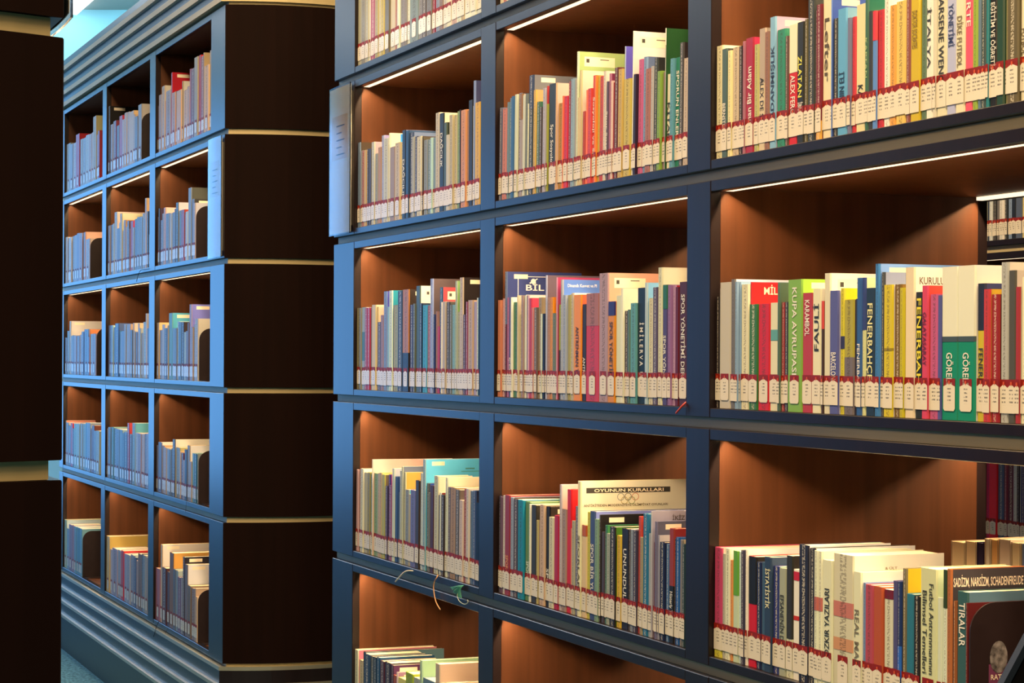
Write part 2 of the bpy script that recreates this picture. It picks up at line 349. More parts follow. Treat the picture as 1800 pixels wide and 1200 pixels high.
def label_arrays(w_):
    lw = min(w_+.0002, .0275); x0 = (w_-lw)/2; x1 = x0+lw; xm = w_/2; e = -.0007
    zs = .0125+random.uniform(-.0008, .0008); sh = zs+.032; pk = sh+min(.0045, lw*.35); rt = sh+.0105
    wide = w_ > .0275
    r = .003 if wide else .0002
    v = [(x0, e, zs+r), (x0+r, e, zs), (x1-r, e, zs), (x1, e, zs+r), (x1, e, sh), (xm, e, pk), (x0, e, sh)]
    v += [(x0, e+.0002, sh-.004), (x1, e+.0002, sh-.004), (x1, e+.0002, rt), (x0, e+.0002, rt)]
    dw = min(.0021, lw*.32); v += [(xm, e-.0002, pk-.0028), (xm+dw, e-.0002, pk+.0007), (xm+dw*.7, e-.0002, pk+.0032), (xm-dw*.7, e-.0002, pk+.0032), (xm-dw, e-.0002, pk+.0007)]
    f = [(0, 1, 2, 3, 4, 5, 6), (7, 8, 9, 10), (11, 12, 13, 14, 15)]
    uv = [[(v[i][0]-xm, v[i][2]) for i in q] for q in f]
    return v, f, uv
def put_layers(me, cols, inks, uvs):
    me.uv_layers.new(name='UVMap'); me.color_attributes.new('Col', 'FLOAT_COLOR', 'CORNER'); me.color_attributes.new('Ink', 'FLOAT_COLOR', 'CORNER')
    ul = me.uv_layers['UVMap']; a = me.color_attributes['Col']; b_ = me.color_attributes['Ink']
    ca_ = []; cb = []; cu = []
    for p, c, k, u in zip(me.polygons, cols, inks, uvs):
        for i in range(p.loop_total): ca_ += [c[0], c[1], c[2], 1]; cb += list(k); cu += list(u[i])
    a.data.foreach_set('color', ca_); b_.data.foreach_set('color', cb); ul.data.foreach_set('uv', cu)
def cname(h):
    import colorsys
    r, g, b_ = [q/255 for q in rgb(h)]
    H, S, V = colorsys.rgb_to_hsv(r, g, b_); H *= 360
    if V < .20: return 'black'
    if S < .14: return 'white' if V > .84 else 'pale grey' if V > .62 else 'grey' if V > .38 else 'charcoal'
    if H < 14 or H >= 345: n = 'pink' if V > .72 and S < .5 else 'red' if V > .5 else 'dark red'
    elif H < 42: n = 'cream' if V > .72 and S < .34 else 'orange' if V > .7 and S > .55 else 'tan' if V > .55 else 'brown' if V > .3 else 'dark brown'
    elif H < 68: n = 'cream' if S < .3 and V > .7 else 'yellow' if V > .6 else 'olive'
    elif H < 165: n = 'green' if V > .42 else 'dark green'
    elif H < 195: n = 'teal'
    elif H < 255: n = ('pale blue' if V > .72 else 'blue' if V > .42 else 'navy')
    elif H < 300: n = 'purple' if V > .4 else 'dark purple'
    else: n = 'mauve' if V > .5 else 'plum'
    return n
def nth(n): return '%d%s' % (n, 'th' if 10 <= n % 100 <= 20 else {1: 'st', 2: 'nd', 3: 'rd'}.get(n % 10, 'th'))
CT = {2: [], 3: [], 
 4: [('BİL', 'f4f4f4', 42, 25, 12.5, 40)],
 5: [('Dinamik Kuvvet ve Pl', 'f4f4f4', 10, 8, 6, 60)],
 6: [('OYUNUN KURALLARI', 'f8f0dc', 27, 14.5, 6, 142), ('ANTİKİTEDEN MODERNİTEYE OLİMPİYAT OYUNLARI', '3c3020', 6, 43, 4.5, 172)],
 7: [('İKİZ', '403838', 39, 8, 8, 24)],
 8: [('MİL', 'f8ecd8', 22, 7, 12, 24)],
 9: [('KURULUŞ', '584838', 8, 13, 10, 46)],
 10: [('& ÜLT', '605038', 52, 17, 4, 20)],
 11: [('SADİZM, NARSİZM, SCHADENFREUDE', 'f4ece0', 3, 11, 12, 108)]}
ROWW = {1: 'top', 2: 'second', 3: 'third', 4: 'fourth', 5: 'bottom'}
SAFE = {'DAĞCILIK', 'Spor Sosyolojisi', 'Sosyoloji ve Spor', 'KİTABI', 'SPORUN ENLERİ', 'ANTRENMAN TEORİSİ', 'ANTRENMAN', 'SPOR YÖNETİMİ', 'SPOR YÖNETİMİ DERSLERİ', 'SPOR', 'Kocaman Bir Adam',
        'ADANMIŞLIK', 'TANRININ ELİ', 'KAPTAN', 'KUPA AVRUPASI', 'FAULİ', 'GÖRELESPOR', 'EFSANENİN DÖNÜŞÜ', 'İSTATİSTİK', 'BOZKIR YAZILARI', 'Bilimsel Temelleri'}
# one shelf per block: (case, bay, row) with case 0 near, 1 farther, 2 next aisle; then its books left to right:
# (joined, u, width, height, depth, spine r g b, cover r g b, push, lean, sticker, print, bands, titles, cover patch); lengths in 0.1 mm, mm, mm
BOOKS = [
(0,0,1),
(1,1777,290,222,163,164,168,153,164,168,153,0,0,0,0,[],[],0),
(0,2067,349,222,160,138,136,121,138,136,121,0,0,0,0,[],[],0),
(1,2416,252,213,144,177,180,167,177,180,167,0,0,0,0,[],[],0),
(1,2668,125,210,143,211,221,219,211,221,219,0,0,0,0,[],[],0),
(0,2794,371,202,139,164,55,94,164,55,94,0,0,0,0,[],[],0),
(1,3165,274,203,138,174,168,121,174,168,121,0,0,0,0,[],[],0),
(1,3439,212,197,133,211,209,172,211,209,172,0,0,0,0,[],[],0),
(1,3651,299,196,132,195,183,82,195,183,82,0,0,0,0,[],[],0),
(1,3952,355,181,130,104,101,91,104,101,91,0,0,0,0,[],[],0),
(0,4307,378,186,137,203,200,180,203,200,180,0,0,0,0,[],[],0),
(1,4685,231,179,136,179,122,91,179,122,91,0,0,0,0,[],[],0),
(1,4916,171,181,129,211,236,236,211,236,236,0,0,0,0,[],[],0),
(1,5087,339,184,131,135,133,140,135,133,140,0,0,0,0,[],[],0),
(1,5426,168,176,137,135,133,131,135,133,131,0,0,0,0,[],[],0),
(1,5594,194,181,133,219,230,219,219,230,219,0,0,0,0,[],[],0),
(0,5788,630,172,136,122,142,150,122,142,150,0,0,0,0,[],[],0),
(1,6418,295,166,132,135,133,133,135,133,133,0,0,0,0,[],[],0),
(1,6713,318,162,139,88,81,77,88,81,77,0,0,0,0,[],[],0),
(1,7032,340,158,138,119,122,131,119,122,131,0,0,0,0,[],[],0),
(1,7372,207,150,127,135,36,62,135,36,62,0,0,0,0,[],[],0),
(1,7579,256,151,130,135,150,189,135,150,189,0,0,0,0,[],[],0),
(1,7835,254,149,136,135,116,113,135,116,113,0,0,0,0,[],[],0),
(1,8089,251,146,132,195,200,199,195,200,199,0,0,0,0,[],[],0),
(1,8340,298,143,134,211,217,199,211,217,199,0,0,0,0,[],[],0),
(1,8638,391,139,134,195,168,160,195,168,160,0,0,0,0,[],[],0),
(1,9029,289,135,135,211,226,219,211,226,219,0,0,0,0,[],[],0),
(1,9319,238,132,137,187,174,140,187,174,140,0,0,0,0,[],[],0),
(1,9557,376,128,135,226,236,236,226,236,236,0,0,0,0,[],[],0),
(1,9933,278,124,139,211,226,229,211,226,229,0,0,0,0,[],[],0),
(1,10211,275,121,136,195,209,219,195,209,219,0,0,0,0,[],[],0),
(0,0,2),
(0,1777,206,211,139,103,127,160,63,55,50,0,0,0,0,[],[],0),
(1,1987,186,189,137,172,166,180,172,166,180,0,0,0,0,[],[],0),
(1,2173,154,187,134,152,70,52,152,70,52,0,0,0,0,[],[],0),
(1,2327,245,187,130,195,166,86,201,185,161,0,0,0,0,[],[],0),
(1,2572,152,188,128,58,53,52,54,51,55,0,0,0,0,[],[],0),
(1,2724,199,187,137,74,66,67,74,66,67,0,0,0,0,[],[],0),
(0,2923,249,201,148,195,200,189,159,155,179,0,0,0,0,[],[],0),
(1,3176,226,171,128,148,150,131,208,207,215,0,0,0,0,[],[],0),
(0,3402,274,184,137,172,133,77,172,133,77,0,0,0,0,[],[],0),
(1,3676,211,210,141,164,174,219,119,118,179,0,0,0,0,[],[],0),
(0,3888,363,200,138,197,203,192,197,203,192,0,0,0,0,[],[],0),
(1,4253,57,183,131,72,98,62,72,98,62,0,0,0,0,[],[],0),
(0,4311,110,210,145,219,226,209,208,207,197,0,0,0,0,[],[],(26,133,233)),
(0,4425,367,175,137,150,133,123,150,133,123,0,0,0,0,[],[],0),
(0,4792,388,181,128,195,183,155,195,183,155,0,0,0,0,[],[],0),
(1,5180,138,180,134,211,217,209,211,217,209,0,0,0,0,[],[],0),
(0,5318,242,206,150,43,53,72,119,133,188,0,0,1,0,[],[('DAĞCILIK',236,236,236,0,0.33,0.78)],0),
(0,5560,217,203,137,47,73,116,47,73,116,0,0,0,0,[],[],0),
(0,5777,268,196,136,56,73,111,91,112,161,0,0,0,0,[],[],0),
(1,6047,186,184,131,164,168,160,164,168,160,0,0,0,0,[],[],0),
(1,6233,185,183,138,56,64,94,56,64,94,0,0,0,0,[],[],0),
(0,6417,339,180,139,211,209,180,68,58,55,0,0,0,0,[],[],0),
(1,6757,78,177,133,72,70,67,72,70,67,0,0,0,0,[],[],0),
(0,6835,257,169,139,135,144,150,135,144,150,0,0,0,0,[],[],0),
(1,7093,229,168,131,88,114,121,88,114,121,0,0,0,0,[],[],0),
(1,7322,126,170,128,179,222,236,179,222,236,0,0,0,0,[],[],0),
(1,7448,151,169,134,119,150,189,119,150,189,0,0,0,0,[],[],0),
(0,7598,267,222,156,195,191,180,208,203,197,0,0,0,1,[],[],0),
(0,7865,296,218,158,41,47,52,201,200,188,0,0,0,0,[],[('DAĞCILIK',236,236,236,0,0.2,0.55)],0),
(0,8164,195,195,132,78,96,91,33,44,46,0,0,0,0,[],[],0),
(1,8362,218,166,134,195,196,189,195,196,189,0,0,0,0,[],[],0),
(0,8580,234,207,138,179,174,150,179,174,150,0,0,0,0,[],[],0),
(0,8814,190,205,137,187,183,160,145,96,81,0,0,0,0,[],[],0),
(0,9004,234,211,146,135,161,91,135,161,91,0,0,0,0,[],[],0),
(1,9238,93,212,140,43,31,33,43,31,33,0,0,0,0,[],[],0),
(0,9331,324,209,148,203,148,111,203,148,111,0,0,0,0,[],[],0),
(1,9655,92,206,147,156,131,131,156,131,131,0,0,0,0,[],[],0),
(0,9747,248,226,161,43,44,52,43,44,52,0,0,0,0,[],[],0),
(1,9996,77,212,142,179,183,180,179,183,180,0,0,0,0,[],[],0),
(0,10073,119,264,140,125,148,209,63,73,126,0,0,0,0,[],[],0),
(0,10199,321,216,162,211,174,62,211,174,62,0,0,0,0,[],[],0),
(0,0,3),
(0,1777,377,201,144,136,135,111,136,135,111,0,0,0,0,[],[],0),
(0,2155,310,202,143,152,170,189,152,170,189,0,0,0,0,[(0.3,0.65,74,122,140)],[],0),
(1,2465,215,200,143,156,49,86,156,49,86,0,0,0,0,[],[],0),
(1,2681,214,200,143,164,53,91,164,53,91,0,0,0,0,[],[],0),
(1,2894,152,201,147,136,122,121,136,122,121,0,0,0,0,[],[],0),
(0,3046,330,206,142,211,200,160,208,200,179,0,0,0,0,[],[],0),
(1,3376,89,201,141,187,174,140,201,185,170,0,0,0,0,[],[],0),
(1,3471,267,164,136,74,53,52,74,53,52,0,0,0,0,[],[],0),
(1,3737,232,180,130,156,122,121,156,122,121,0,0,0,0,[],[],0),
(0,3970,253,236,160,125,148,209,68,73,179,0,0,0,0,[],[],0),
(1,4228,144,199,139,140,191,236,140,191,236,0,0,0,0,[],[],0),
(0,4373,252,237,162,211,236,236,40,140,179,0,0,1,0,[],[],0),
(1,4630,97,201,143,136,83,91,136,83,91,0,0,0,0,[],[],0),
(0,4726,338,202,136,164,166,91,164,166,91,0,0,0,0,[],[],0),
(0,5065,374,234,161,43,47,52,43,47,52,0,0,0,0,[],[],0),
(0,5438,465,236,163,179,122,62,51,44,46,0,0,1,0,[(0.62,1.0,39,36,37)],[],0),
(0,5908,243,200,136,50,53,101,166,66,81,0,0,0,0,[],[],0),
(1,6151,160,202,143,90,101,91,90,101,91,0,0,0,0,[],[],0),
(0,6311,286,242,150,74,92,91,208,214,215,0,0,2,0,[],[],0),
(0,6603,210,202,144,31,49,77,31,49,77,0,0,0,0,[],[],0),
(0,6814,286,197,128,70,166,229,70,166,229,0,0,0,0,[],[],0),
(0,7100,232,196,135,140,70,82,140,70,82,0,0,0,0,[],[],0),
(0,7332,196,255,170,156,174,236,92,81,90,0,0,0,0,[],[],0),
(1,7539,117,175,133,35,53,116,35,53,116,0,0,0,0,[],[],0),
(1,7655,110,182,135,152,122,131,152,122,131,0,0,0,0,[],[],0),
(1,7770,151,148,131,187,44,82,187,44,82,0,0,0,0,[],[],0),
(0,7921,188,234,164,43,83,121,208,66,81,0,0,2,0,[],[],0),
(1,8113,74,201,145,234,236,236,234,236,236,0,0,0,0,[],[],0),
(0,8187,197,202,136,179,174,175,179,174,175,0,0,0,0,[],[],0),
(0,8384,220,201,137,74,75,82,74,75,82,0,0,0,0,[],[],0),
(1,8605,146,194,135,105,114,111,105,114,111,0,0,0,0,[],[],0),
(1,8750,169,194,139,125,174,199,125,174,199,0,0,0,0,[],[],0),
(1,8919,137,245,159,164,183,170,117,162,108,0,0,0,0,[],[],0),
(0,9065,214,178,132,172,170,101,172,170,101,0,0,0,0,[],[],0),
(0,9279,226,251,186,195,183,170,37,32,37,0,0,1,0,[],[],0),
(1,9515,187,171,131,74,27,28,74,27,28,0,0,0,0,[],[],0),
(1,9702,159,198,131,140,57,72,140,57,72,0,0,0,0,[],[],0),
(0,9860,298,201,140,187,166,150,187,166,150,0,0,0,0,[],[],0),
(1,10159,136,197,131,156,157,219,156,157,219,0,0,0,0,[],[],0),
(1,10295,135,205,143,219,236,236,54,58,81,0,0,0,0,[],[],0),
(1,10429,112,205,140,27,57,82,27,57,82,0,0,0,0,[],[],0),
(0,0,4),
(1,1807,168,201,141,187,157,170,187,157,170,0,0.7,0,0,[],[],0),
(1,1975,185,203,145,136,79,72,136,79,72,0,0.7,0,0,[],[],0),
(0,2161,245,205,136,211,217,199,214,218,224,0,0.7,0,0,[],[],0),
(1,2407,243,197,134,172,174,150,172,174,150,0,0.7,0,0,[],[],0),
(1,2651,241,198,136,144,140,77,144,140,77,0,0.7,0,0,[],[],0),
(1,2892,209,195,131,74,101,52,26,21,24,0,0.7,0,0,[],[],0),
(0,3101,66,232,205,195,200,199,214,185,188,0,0.7,0,0,[],[],0),
(0,3172,342,199,130,136,170,121,136,170,121,0,0.7,0,0,[],[],0),
(1,3514,175,201,146,195,174,140,195,174,140,0,0.7,0,0,[],[],0),
(1,3689,203,203,139,195,170,121,201,162,108,0,0.7,0,0,[],[],0),
(0,3893,259,200,138,172,174,82,96,88,81,0,0.7,0,0,[],[],0),
(1,4155,171,174,132,70,66,111,33,29,37,0,0.7,0,0,[],[],0),
(1,4326,166,202,144,74,36,121,152,88,144,0,0.7,0,0,[],[],0),
(1,4495,169,178,128,140,70,121,140,70,121,0,0.7,0,0,[],[],0),
(0,4664,190,218,60,195,213,209,152,162,188,0,0.7,0,0,[],[],0),
(1,4857,205,200,131,50,79,135,33,66,135,0,0.7,0,0,[],[],0),
(1,5067,154,164,131,82,105,140,82,105,140,0,0.7,0,0,[],[],0),
(1,5221,129,216,166,179,191,189,179,191,189,0,0.7,0,0,[],[],0),
(0,5351,108,226,80,179,191,180,89,103,135,0,0.7,0,0,[],[],0),
(0,5460,135,213,110,195,200,170,201,155,81,0,0.7,0,0,[],[],0),
(0,5601,269,174,132,136,148,160,75,162,197,0,0.7,0,0,[],[],0),
(1,5871,186,165,137,179,170,131,179,170,131,0,0.7,0,0,[],[],0),
(0,6058,341,176,129,109,114,180,109,114,180,0,0.7,0,0,[],[],0),
(0,6399,257,200,131,62,53,52,62,53,52,0,0.7,0,0,[],[],0),
(1,6656,101,218,164,90,92,91,90,92,91,0,0.7,0,0,[],[],0),
(1,6757,154,218,167,195,213,224,195,213,224,0,0.7,0,0,[],[],0),
(0,6912,174,250,225,140,174,199,82,177,233,0,0.7,1,2,[],[],0),
(1,7094,177,197,60,74,83,86,40,73,179,0,0.7,0,0,[],[],0),
(1,7274,126,177,132,109,114,111,109,114,111,0,0.7,0,0,[],[],0),
(0,7400,248,194,70,74,36,33,201,44,55,0,0.7,0,0,[],[],0),
(0,7648,294,217,80,195,200,180,208,200,188,0,0.7,0,0,[],[],0),
(1,7947,113,176,130,47,27,22,47,27,22,0,0.7,0,0,[],[],0),
(1,8060,116,182,50,211,222,219,124,40,46,0,0.7,0,0,[],[],0),
(0,8177,208,178,128,58,53,57,58,53,57,0,0.7,0,0,[],[],0),
(0,8385,163,217,205,211,226,219,214,211,197,0,0.7,0,0,[],[],0),
(0,8551,191,197,133,90,83,91,44,44,99,0,0.7,0,0,[],[],0),
(0,8742,354,198,129,164,135,96,164,135,96,0,0.7,0,0,[],[],0),
(0,9097,256,195,137,90,88,91,90,88,91,0,0.7,0,0,[],[],0),
(0,9356,230,174,137,203,191,194,203,191,194,0,0.7,0,0,[],[],0),
(0,9586,180,200,129,140,44,62,51,32,55,0,0.7,0,0,[],[],0),
(0,9766,181,201,139,203,200,199,203,200,199,0,0.7,0,0,[],[],0),
(0,9948,189,197,137,90,122,170,90,122,170,0,0.7,0,0,[],[],0),
(0,10136,169,199,135,58,83,140,33,44,81,0,0.7,0,0,[],[],0),
(0,10309,221,175,137,18,21,37,18,21,37,0,0.7,0,0,[],[],0),
(0,0,5),
(1,1777,281,208,205,211,217,199,201,118,153,0,0,0,0,[],[],0),
(1,2058,340,186,131,195,183,150,195,183,150,0,0,0,0,[],[],0),
(1,2398,153,210,205,27,29,33,89,125,144,0,0,0,0,[],[],0),
(1,2551,484,209,138,43,66,101,43,66,101,0,0,0,0,[],[],0),
(1,3036,269,208,140,90,92,91,90,92,91,0,0,0,0,[],[],0),
(1,3304,266,210,146,35,53,77,35,53,77,0,0,0,0,[],[],0),
(1,3570,234,213,139,27,75,121,27,75,121,0,0,0,0,[],[],0),
(1,3804,347,208,140,74,40,57,74,40,57,0,0,0,0,[],[],0),
(1,4151,456,210,190,50,40,62,50,40,62,0,0,0,0,[],[],0),
(1,4608,169,208,190,72,53,82,78,44,90,0,0,1,0,[],[],0),
(1,4777,279,187,132,156,79,62,156,79,62,0,0,0,0,[],[],0),
(1,5056,111,197,132,195,183,199,131,103,144,0,0,1,0,[],[],0),
(1,5167,574,187,132,211,209,121,211,209,121,0,0,0,0,[],[],0),
(1,5741,535,208,147,148,174,52,152,170,46,0,0,0,0,[],[],0),
(1,6276,446,203,138,164,174,170,164,174,170,0,0,0,0,[],[],0),
(1,6722,181,248,190,164,200,180,145,188,161,0,0,0,0,[],[],0),
(1,6903,837,211,136,101,131,160,101,131,160,0,0,0,0,[],[],0),
(0,7741,298,255,230,187,174,160,173,155,148,0,0,0,3,[],[],0),
(1,8038,391,216,167,156,157,160,156,157,160,0,0,0,0,[],[],0),
(1,8429,433,222,167,172,148,131,172,148,131,0,0,0,0,[],[],0),
(1,8862,425,226,168,136,88,82,136,88,82,0,0,0,0,[],[],0),
(1,9287,371,231,161,54,79,111,54,79,111,0,0,0,0,[],[],0),
(1,9658,411,236,167,195,191,170,195,191,170,0,0,0,0,[],[],0),
(1,10069,448,241,167,93,53,62,93,53,62,0,0,0,0,[],[],0),
(0,1,1),
(1,11624,198,155,127,202,199,186,202,199,186,0,0,0,0,[],[],0),
(1,11822,187,151,137,158,73,75,158,73,75,0,0,0,0,[],[],0),
(1,12009,231,151,134,210,208,186,210,208,186,0,0,0,0,[],[],0),
(1,12240,229,141,137,89,118,156,89,118,156,0,0,0,0,[],[],0),
(1,12469,227,142,128,186,172,136,186,172,136,0,0,0,0,[],[],0),
(1,12695,269,137,128,219,226,217,219,226,217,0,0,0,0,[],[],0),
(1,12964,265,132,138,126,69,70,126,69,70,0,0,0,0,[],[],0),
(1,13229,306,127,134,73,91,75,73,91,75,0,0,0,0,[],[],0),
(1,13535,301,121,133,202,190,146,202,190,146,0,0,0,0,[],[],0),
(1,13836,339,120,129,61,60,85,61,60,85,0,0,0,0,[],[],0),
(1,14175,334,120,130,194,172,156,194,172,156,0,0,0,0,[],[],0),
(1,14509,328,120,133,170,73,75,170,73,75,0,0,0,0,[],[],0),
(1,14837,323,120,128,219,226,217,219,226,217,0,0,0,0,[],[],0),
(1,15161,358,120,131,81,109,100,81,109,100,0,0,0,0,[],[],0),
(1,15518,390,120,139,194,190,166,194,190,166,0,0,0,0,[],[],0),
(1,15908,307,120,137,142,140,136,142,140,136,0,0,0,0,[],[],0),
(1,16215,265,120,131,170,154,115,170,154,115,0,0,0,0,[],[],0),
(0,1,2),
(0,11654,163,189,129,91,100,136,91,100,136,0,1.2,0,0,[],[],0),
(0,11817,252,185,133,194,127,120,194,127,120,0,1.2,0,0,[],[],0),
(1,12070,116,196,137,107,138,166,107,138,166,0,1.2,0,0,[],[],0),
(1,12186,130,203,138,75,114,156,75,114,156,0,1.2,0,0,[],[],0),
(0,12316,149,205,146,59,105,166,59,105,166,0,1.2,0,0,[],[],0),
(0,12465,162,207,147,202,217,207,202,217,207,0,1.2,0,0,[],[],0),
(0,12627,161,208,146,107,102,120,49,44,55,0,1.2,0,0,[],[],0),
(0,12788,160,204,146,156,149,156,156,149,156,0,1.2,0,0,[(0.0,0.25,140,105,65)],[],0),
(1,12948,91,200,136,194,208,217,194,208,217,0,1.2,0,0,[],[],0),
(1,13038,135,202,144,113,127,136,113,127,136,0,1.2,0,0,[],[],0),
(1,13176,76,181,137,219,226,207,219,226,207,0,1.2,0,0,[],[],0),
(0,13252,243,235,130,53,60,60,96,103,121,0,1.2,1,0,[(0.0,0.28,49,64,100)],[],0),
(0,13499,150,204,60,202,174,95,173,148,108,0,1.2,0,0,[],[],0),
(0,13652,167,179,128,77,114,105,49,103,90,0,1.2,0,0,[],[],0),
(1,13820,152,167,130,75,67,70,75,67,70,0,1.2,0,0,[],[],0),
(0,13972,147,202,139,170,174,207,170,174,207,0,1.2,0,0,[],[],0),
(1,14119,68,205,142,178,73,75,152,44,73,0,1.2,0,0,[],[],0),
(1,14192,94,169,132,154,163,80,154,163,80,0,1.2,0,0,[],[],0),
(0,14286,377,205,142,52,58,60,40,40,46,0,1.2,0,0,[],[('Spor Sosyolojisi',236,236,236,0,0.38,0.8)],0),
(0,14663,71,204,75,202,172,146,208,185,188,0,1.2,0,0,[],[],0),
(0,14738,241,164,136,178,136,75,178,136,75,0,1.2,0,0,[],[],0),
(1,14980,52,176,127,235,118,95,235,118,95,0,1.2,0,0,[],[],0),
(0,15032,201,174,128,202,55,85,202,55,85,0,1.2,0,0,[],[],0),
(0,15233,131,200,129,124,37,54,124,37,54,0,1.2,0,0,[],[],0),
(0,15364,161,203,137,140,172,207,140,172,207,0,1.2,0,0,[],[],0),
(1,15526,88,201,137,156,158,171,156,158,171,0,1.2,0,0,[],[],0),
(0,15614,94,251,115,210,226,207,145,177,126,0,1.2,2,0,[],[],0),
(1,15718,100,164,139,210,199,166,210,199,166,0,1.2,0,0,[],[],0),
(0,15818,113,213,146,202,190,156,194,200,197,0,1.2,0,0,[],[],0),
(1,15940,138,136,128,178,73,65,178,73,65,0,1.2,0,0,[],[],0),
(1,16077,93,174,133,236,127,105,201,88,46,0,1.2,0,0,[],[],0),
(0,16171,194,175,131,210,73,75,210,73,75,0,1.2,0,0,[],[],0),
(0,16365,145,197,131,202,67,54,208,103,55,0,1.2,0,0,[],[('Sosyoloji ve Spor',236,236,236,0,0.2,0.85)],0),
(1,16510,103,195,131,235,136,65,235,136,65,0,1.2,0,0,[],[],0),
(0,16614,114,193,135,194,172,75,194,172,75,0,1.2,0,0,[],[],0),
(0,16728,174,191,134,194,78,70,194,78,70,0,1.2,0,0,[],[],0),
(0,16902,138,198,131,210,208,207,210,208,207,0,1.2,0,0,[],[],0),
(0,17042,112,178,129,93,78,105,93,78,105,0,1.2,0,0,[],[('Spor Sosyolojisi',236,236,236,0,0.3,0.95)],0),
(1,17154,91,191,131,162,109,146,105,44,81,0,1.2,0,0,[],[],0),
(1,17247,81,177,128,219,199,207,219,199,207,0,1.2,0,0,[],[],0),
(1,17328,66,173,134,146,46,49,146,46,49,0,1.2,0,0,[],[],0),
(0,17395,173,198,136,93,49,49,93,49,49,0,1.2,0,0,[],[],0),
(0,17568,196,193,132,194,172,105,194,172,105,0,1.2,0,0,[],[],0),
(1,17763,46,232,50,162,181,236,77,73,179,0,1.2,0,0,[],[],0),
(0,17816,300,172,128,194,181,95,194,181,95,0,1.2,0,0,[],[],0),
(1,18116,63,179,129,202,221,232,202,221,232,0,1.2,0,0,[],[],0),
(0,18178,41,253,150,227,234,236,211,211,219,0,1.2,2,0,[],[],0),
(0,18228,140,176,131,49,37,60,49,37,60,0,1.2,0,0,[],[],0),
(0,18368,192,200,143,194,100,156,194,100,156,0,1.2,0,0,[],[],0),
(0,18560,162,202,50,121,154,207,77,97,144,0,1.2,0,0,[],[],0),
(0,18724,229,179,136,162,109,95,162,109,95,0,1.2,0,0,[],[],0),
(0,18953,111,181,70,178,181,196,75,96,135,0,1.2,0,0,[],[],0),
(0,19064,150,194,75,59,67,70,28,29,37,0,1.2,1,0,[],[],0),
(0,19216,150,169,132,130,170,80,130,170,80,0,1.2,0,0,[],[],0),
(0,19366,142,166,137,140,120,128,140,120,128,0,1.2,0,0,[],[],0),
(0,19508,32,239,170,162,172,176,37,83,50,0,1.2,0,0,[(0.0,0.12,235,234,236)],[],0),
(0,19548,170,160,134,219,221,202,219,221,202,0,1.2,0,0,[],[('KİTABI',36,32,27,0,0.3,0.72)],0),
(0,19718,147,184,132,93,156,186,93,156,186,0,1.2,0,0,[],[],0),
(0,19864,193,184,131,45,127,105,45,127,105,0,1.2,0,0,[],[('SPORUN ENLERİ',236,236,236,0,0.12,0.75)],0),
(0,20057,157,206,142,77,76,82,51,47,55,0,1.2,0,0,[],[],0),
(0,20216,189,178,135,194,181,171,194,181,171,0,1.2,0,0,[],[],0),
(0,1,3),
(0,11624,183,197,132,194,127,105,194,127,105,0,0,0,0,[],[],0),
(1,11807,115,200,135,202,163,181,202,163,181,0,0,0,0,[],[],0),
(0,11922,117,254,165,89,109,156,49,63,126,0,0,1,4,[(0.42,1.0,91,46,75)],[],0),
(1,12046,142,201,142,178,109,156,178,109,156,0,0,0,0,[],[],0),
(0,12188,122,201,139,45,60,136,45,60,136,0,0,0,0,[],[('ÇOCUK',236,236,236,0,0.6,0.98)],0),
(1,12310,98,201,142,227,236,236,227,236,236,0,0,0,0,[],[],0),
(0,12410,293,191,135,77,131,70,77,131,70,0,0,0,0,[],[],0),
(1,12702,63,204,137,194,190,176,194,190,176,0,0,0,0,[],[],0),
(1,12770,128,165,132,202,199,166,202,199,166,0,0,0,0,[],[],0),
(1,12899,123,203,141,156,138,146,156,138,146,0,0,0,0,[],[],0),
(1,13022,68,203,147,210,234,236,210,234,236,0,0,0,0,[],[],0),
(1,13090,77,204,147,235,236,236,235,236,236,0,0,0,0,[],[],0),
(1,13167,63,203,140,45,69,125,45,69,125,0,0,0,0,[],[],0),
(1,13230,99,202,60,219,181,207,208,207,206,0,0,0,0,[],[],0),
(0,13329,143,197,138,178,60,95,178,60,95,0,0,0,0,[],[],0),
(1,13475,111,178,136,194,127,136,194,127,136,0,0,0,0,[],[],0),
(0,13586,155,178,130,107,100,105,107,100,105,0,0,0,0,[],[],0),
(0,13741,199,197,133,156,140,115,156,140,115,0,0,0,0,[],[],0),
(1,13944,61,165,128,202,226,236,202,226,236,0,0,0,0,[],[],0),
(1,14005,139,165,137,28,37,65,28,37,65,0,0,0,0,[],[],0),
(0,14143,77,239,165,170,181,227,91,83,104,0,0,0,0,[],[],0),
(0,14226,163,196,135,178,136,105,178,136,105,0,0,0,0,[],[],0),
(0,14389,136,196,45,219,149,44,187,118,19,0,0,0,0,[],[],0),
(0,14529,194,165,138,107,123,90,107,123,90,0,0,0,0,[],[],0),
(1,14723,63,233,166,194,145,186,159,58,104,0,0,0,0,[],[],0),
(0,14792,138,181,135,154,172,80,154,172,80,0,0,0,0,[(0.48,1.0,65,64,65)],[],0),
(0,14930,119,228,130,170,181,207,82,125,224,0,0,0,5,[],[],0),
(0,15053,173,198,136,156,172,207,156,172,207,0,0,0,0,[],[],0),
(0,15226,131,198,134,162,163,125,162,163,125,0,0,0,0,[],[],0),
(0,15357,134,199,128,194,194,105,194,194,105,0,0,0,0,[],[],0),
(1,15491,109,201,70,186,181,176,214,222,236,0,0,0,0,[],[],0),
(0,15600,360,197,134,227,145,54,194,96,73,0,0,0,0,[],[('ANTRENMAN TEORİSİ',71,41,21,0,0.3,0.95)],0),
(0,15962,205,179,127,45,42,49,45,42,49,0,0,0,0,[],[('ANTRENMAN',236,236,236,0,0.55,0.98)],0),
(0,16167,601,198,129,194,55,75,173,162,179,0,0,0,0,[(0.0,0.3,162,109,105)],[],0),
(0,16769,416,233,165,170,145,161,201,155,144,0,0,2,0,[],[],0),
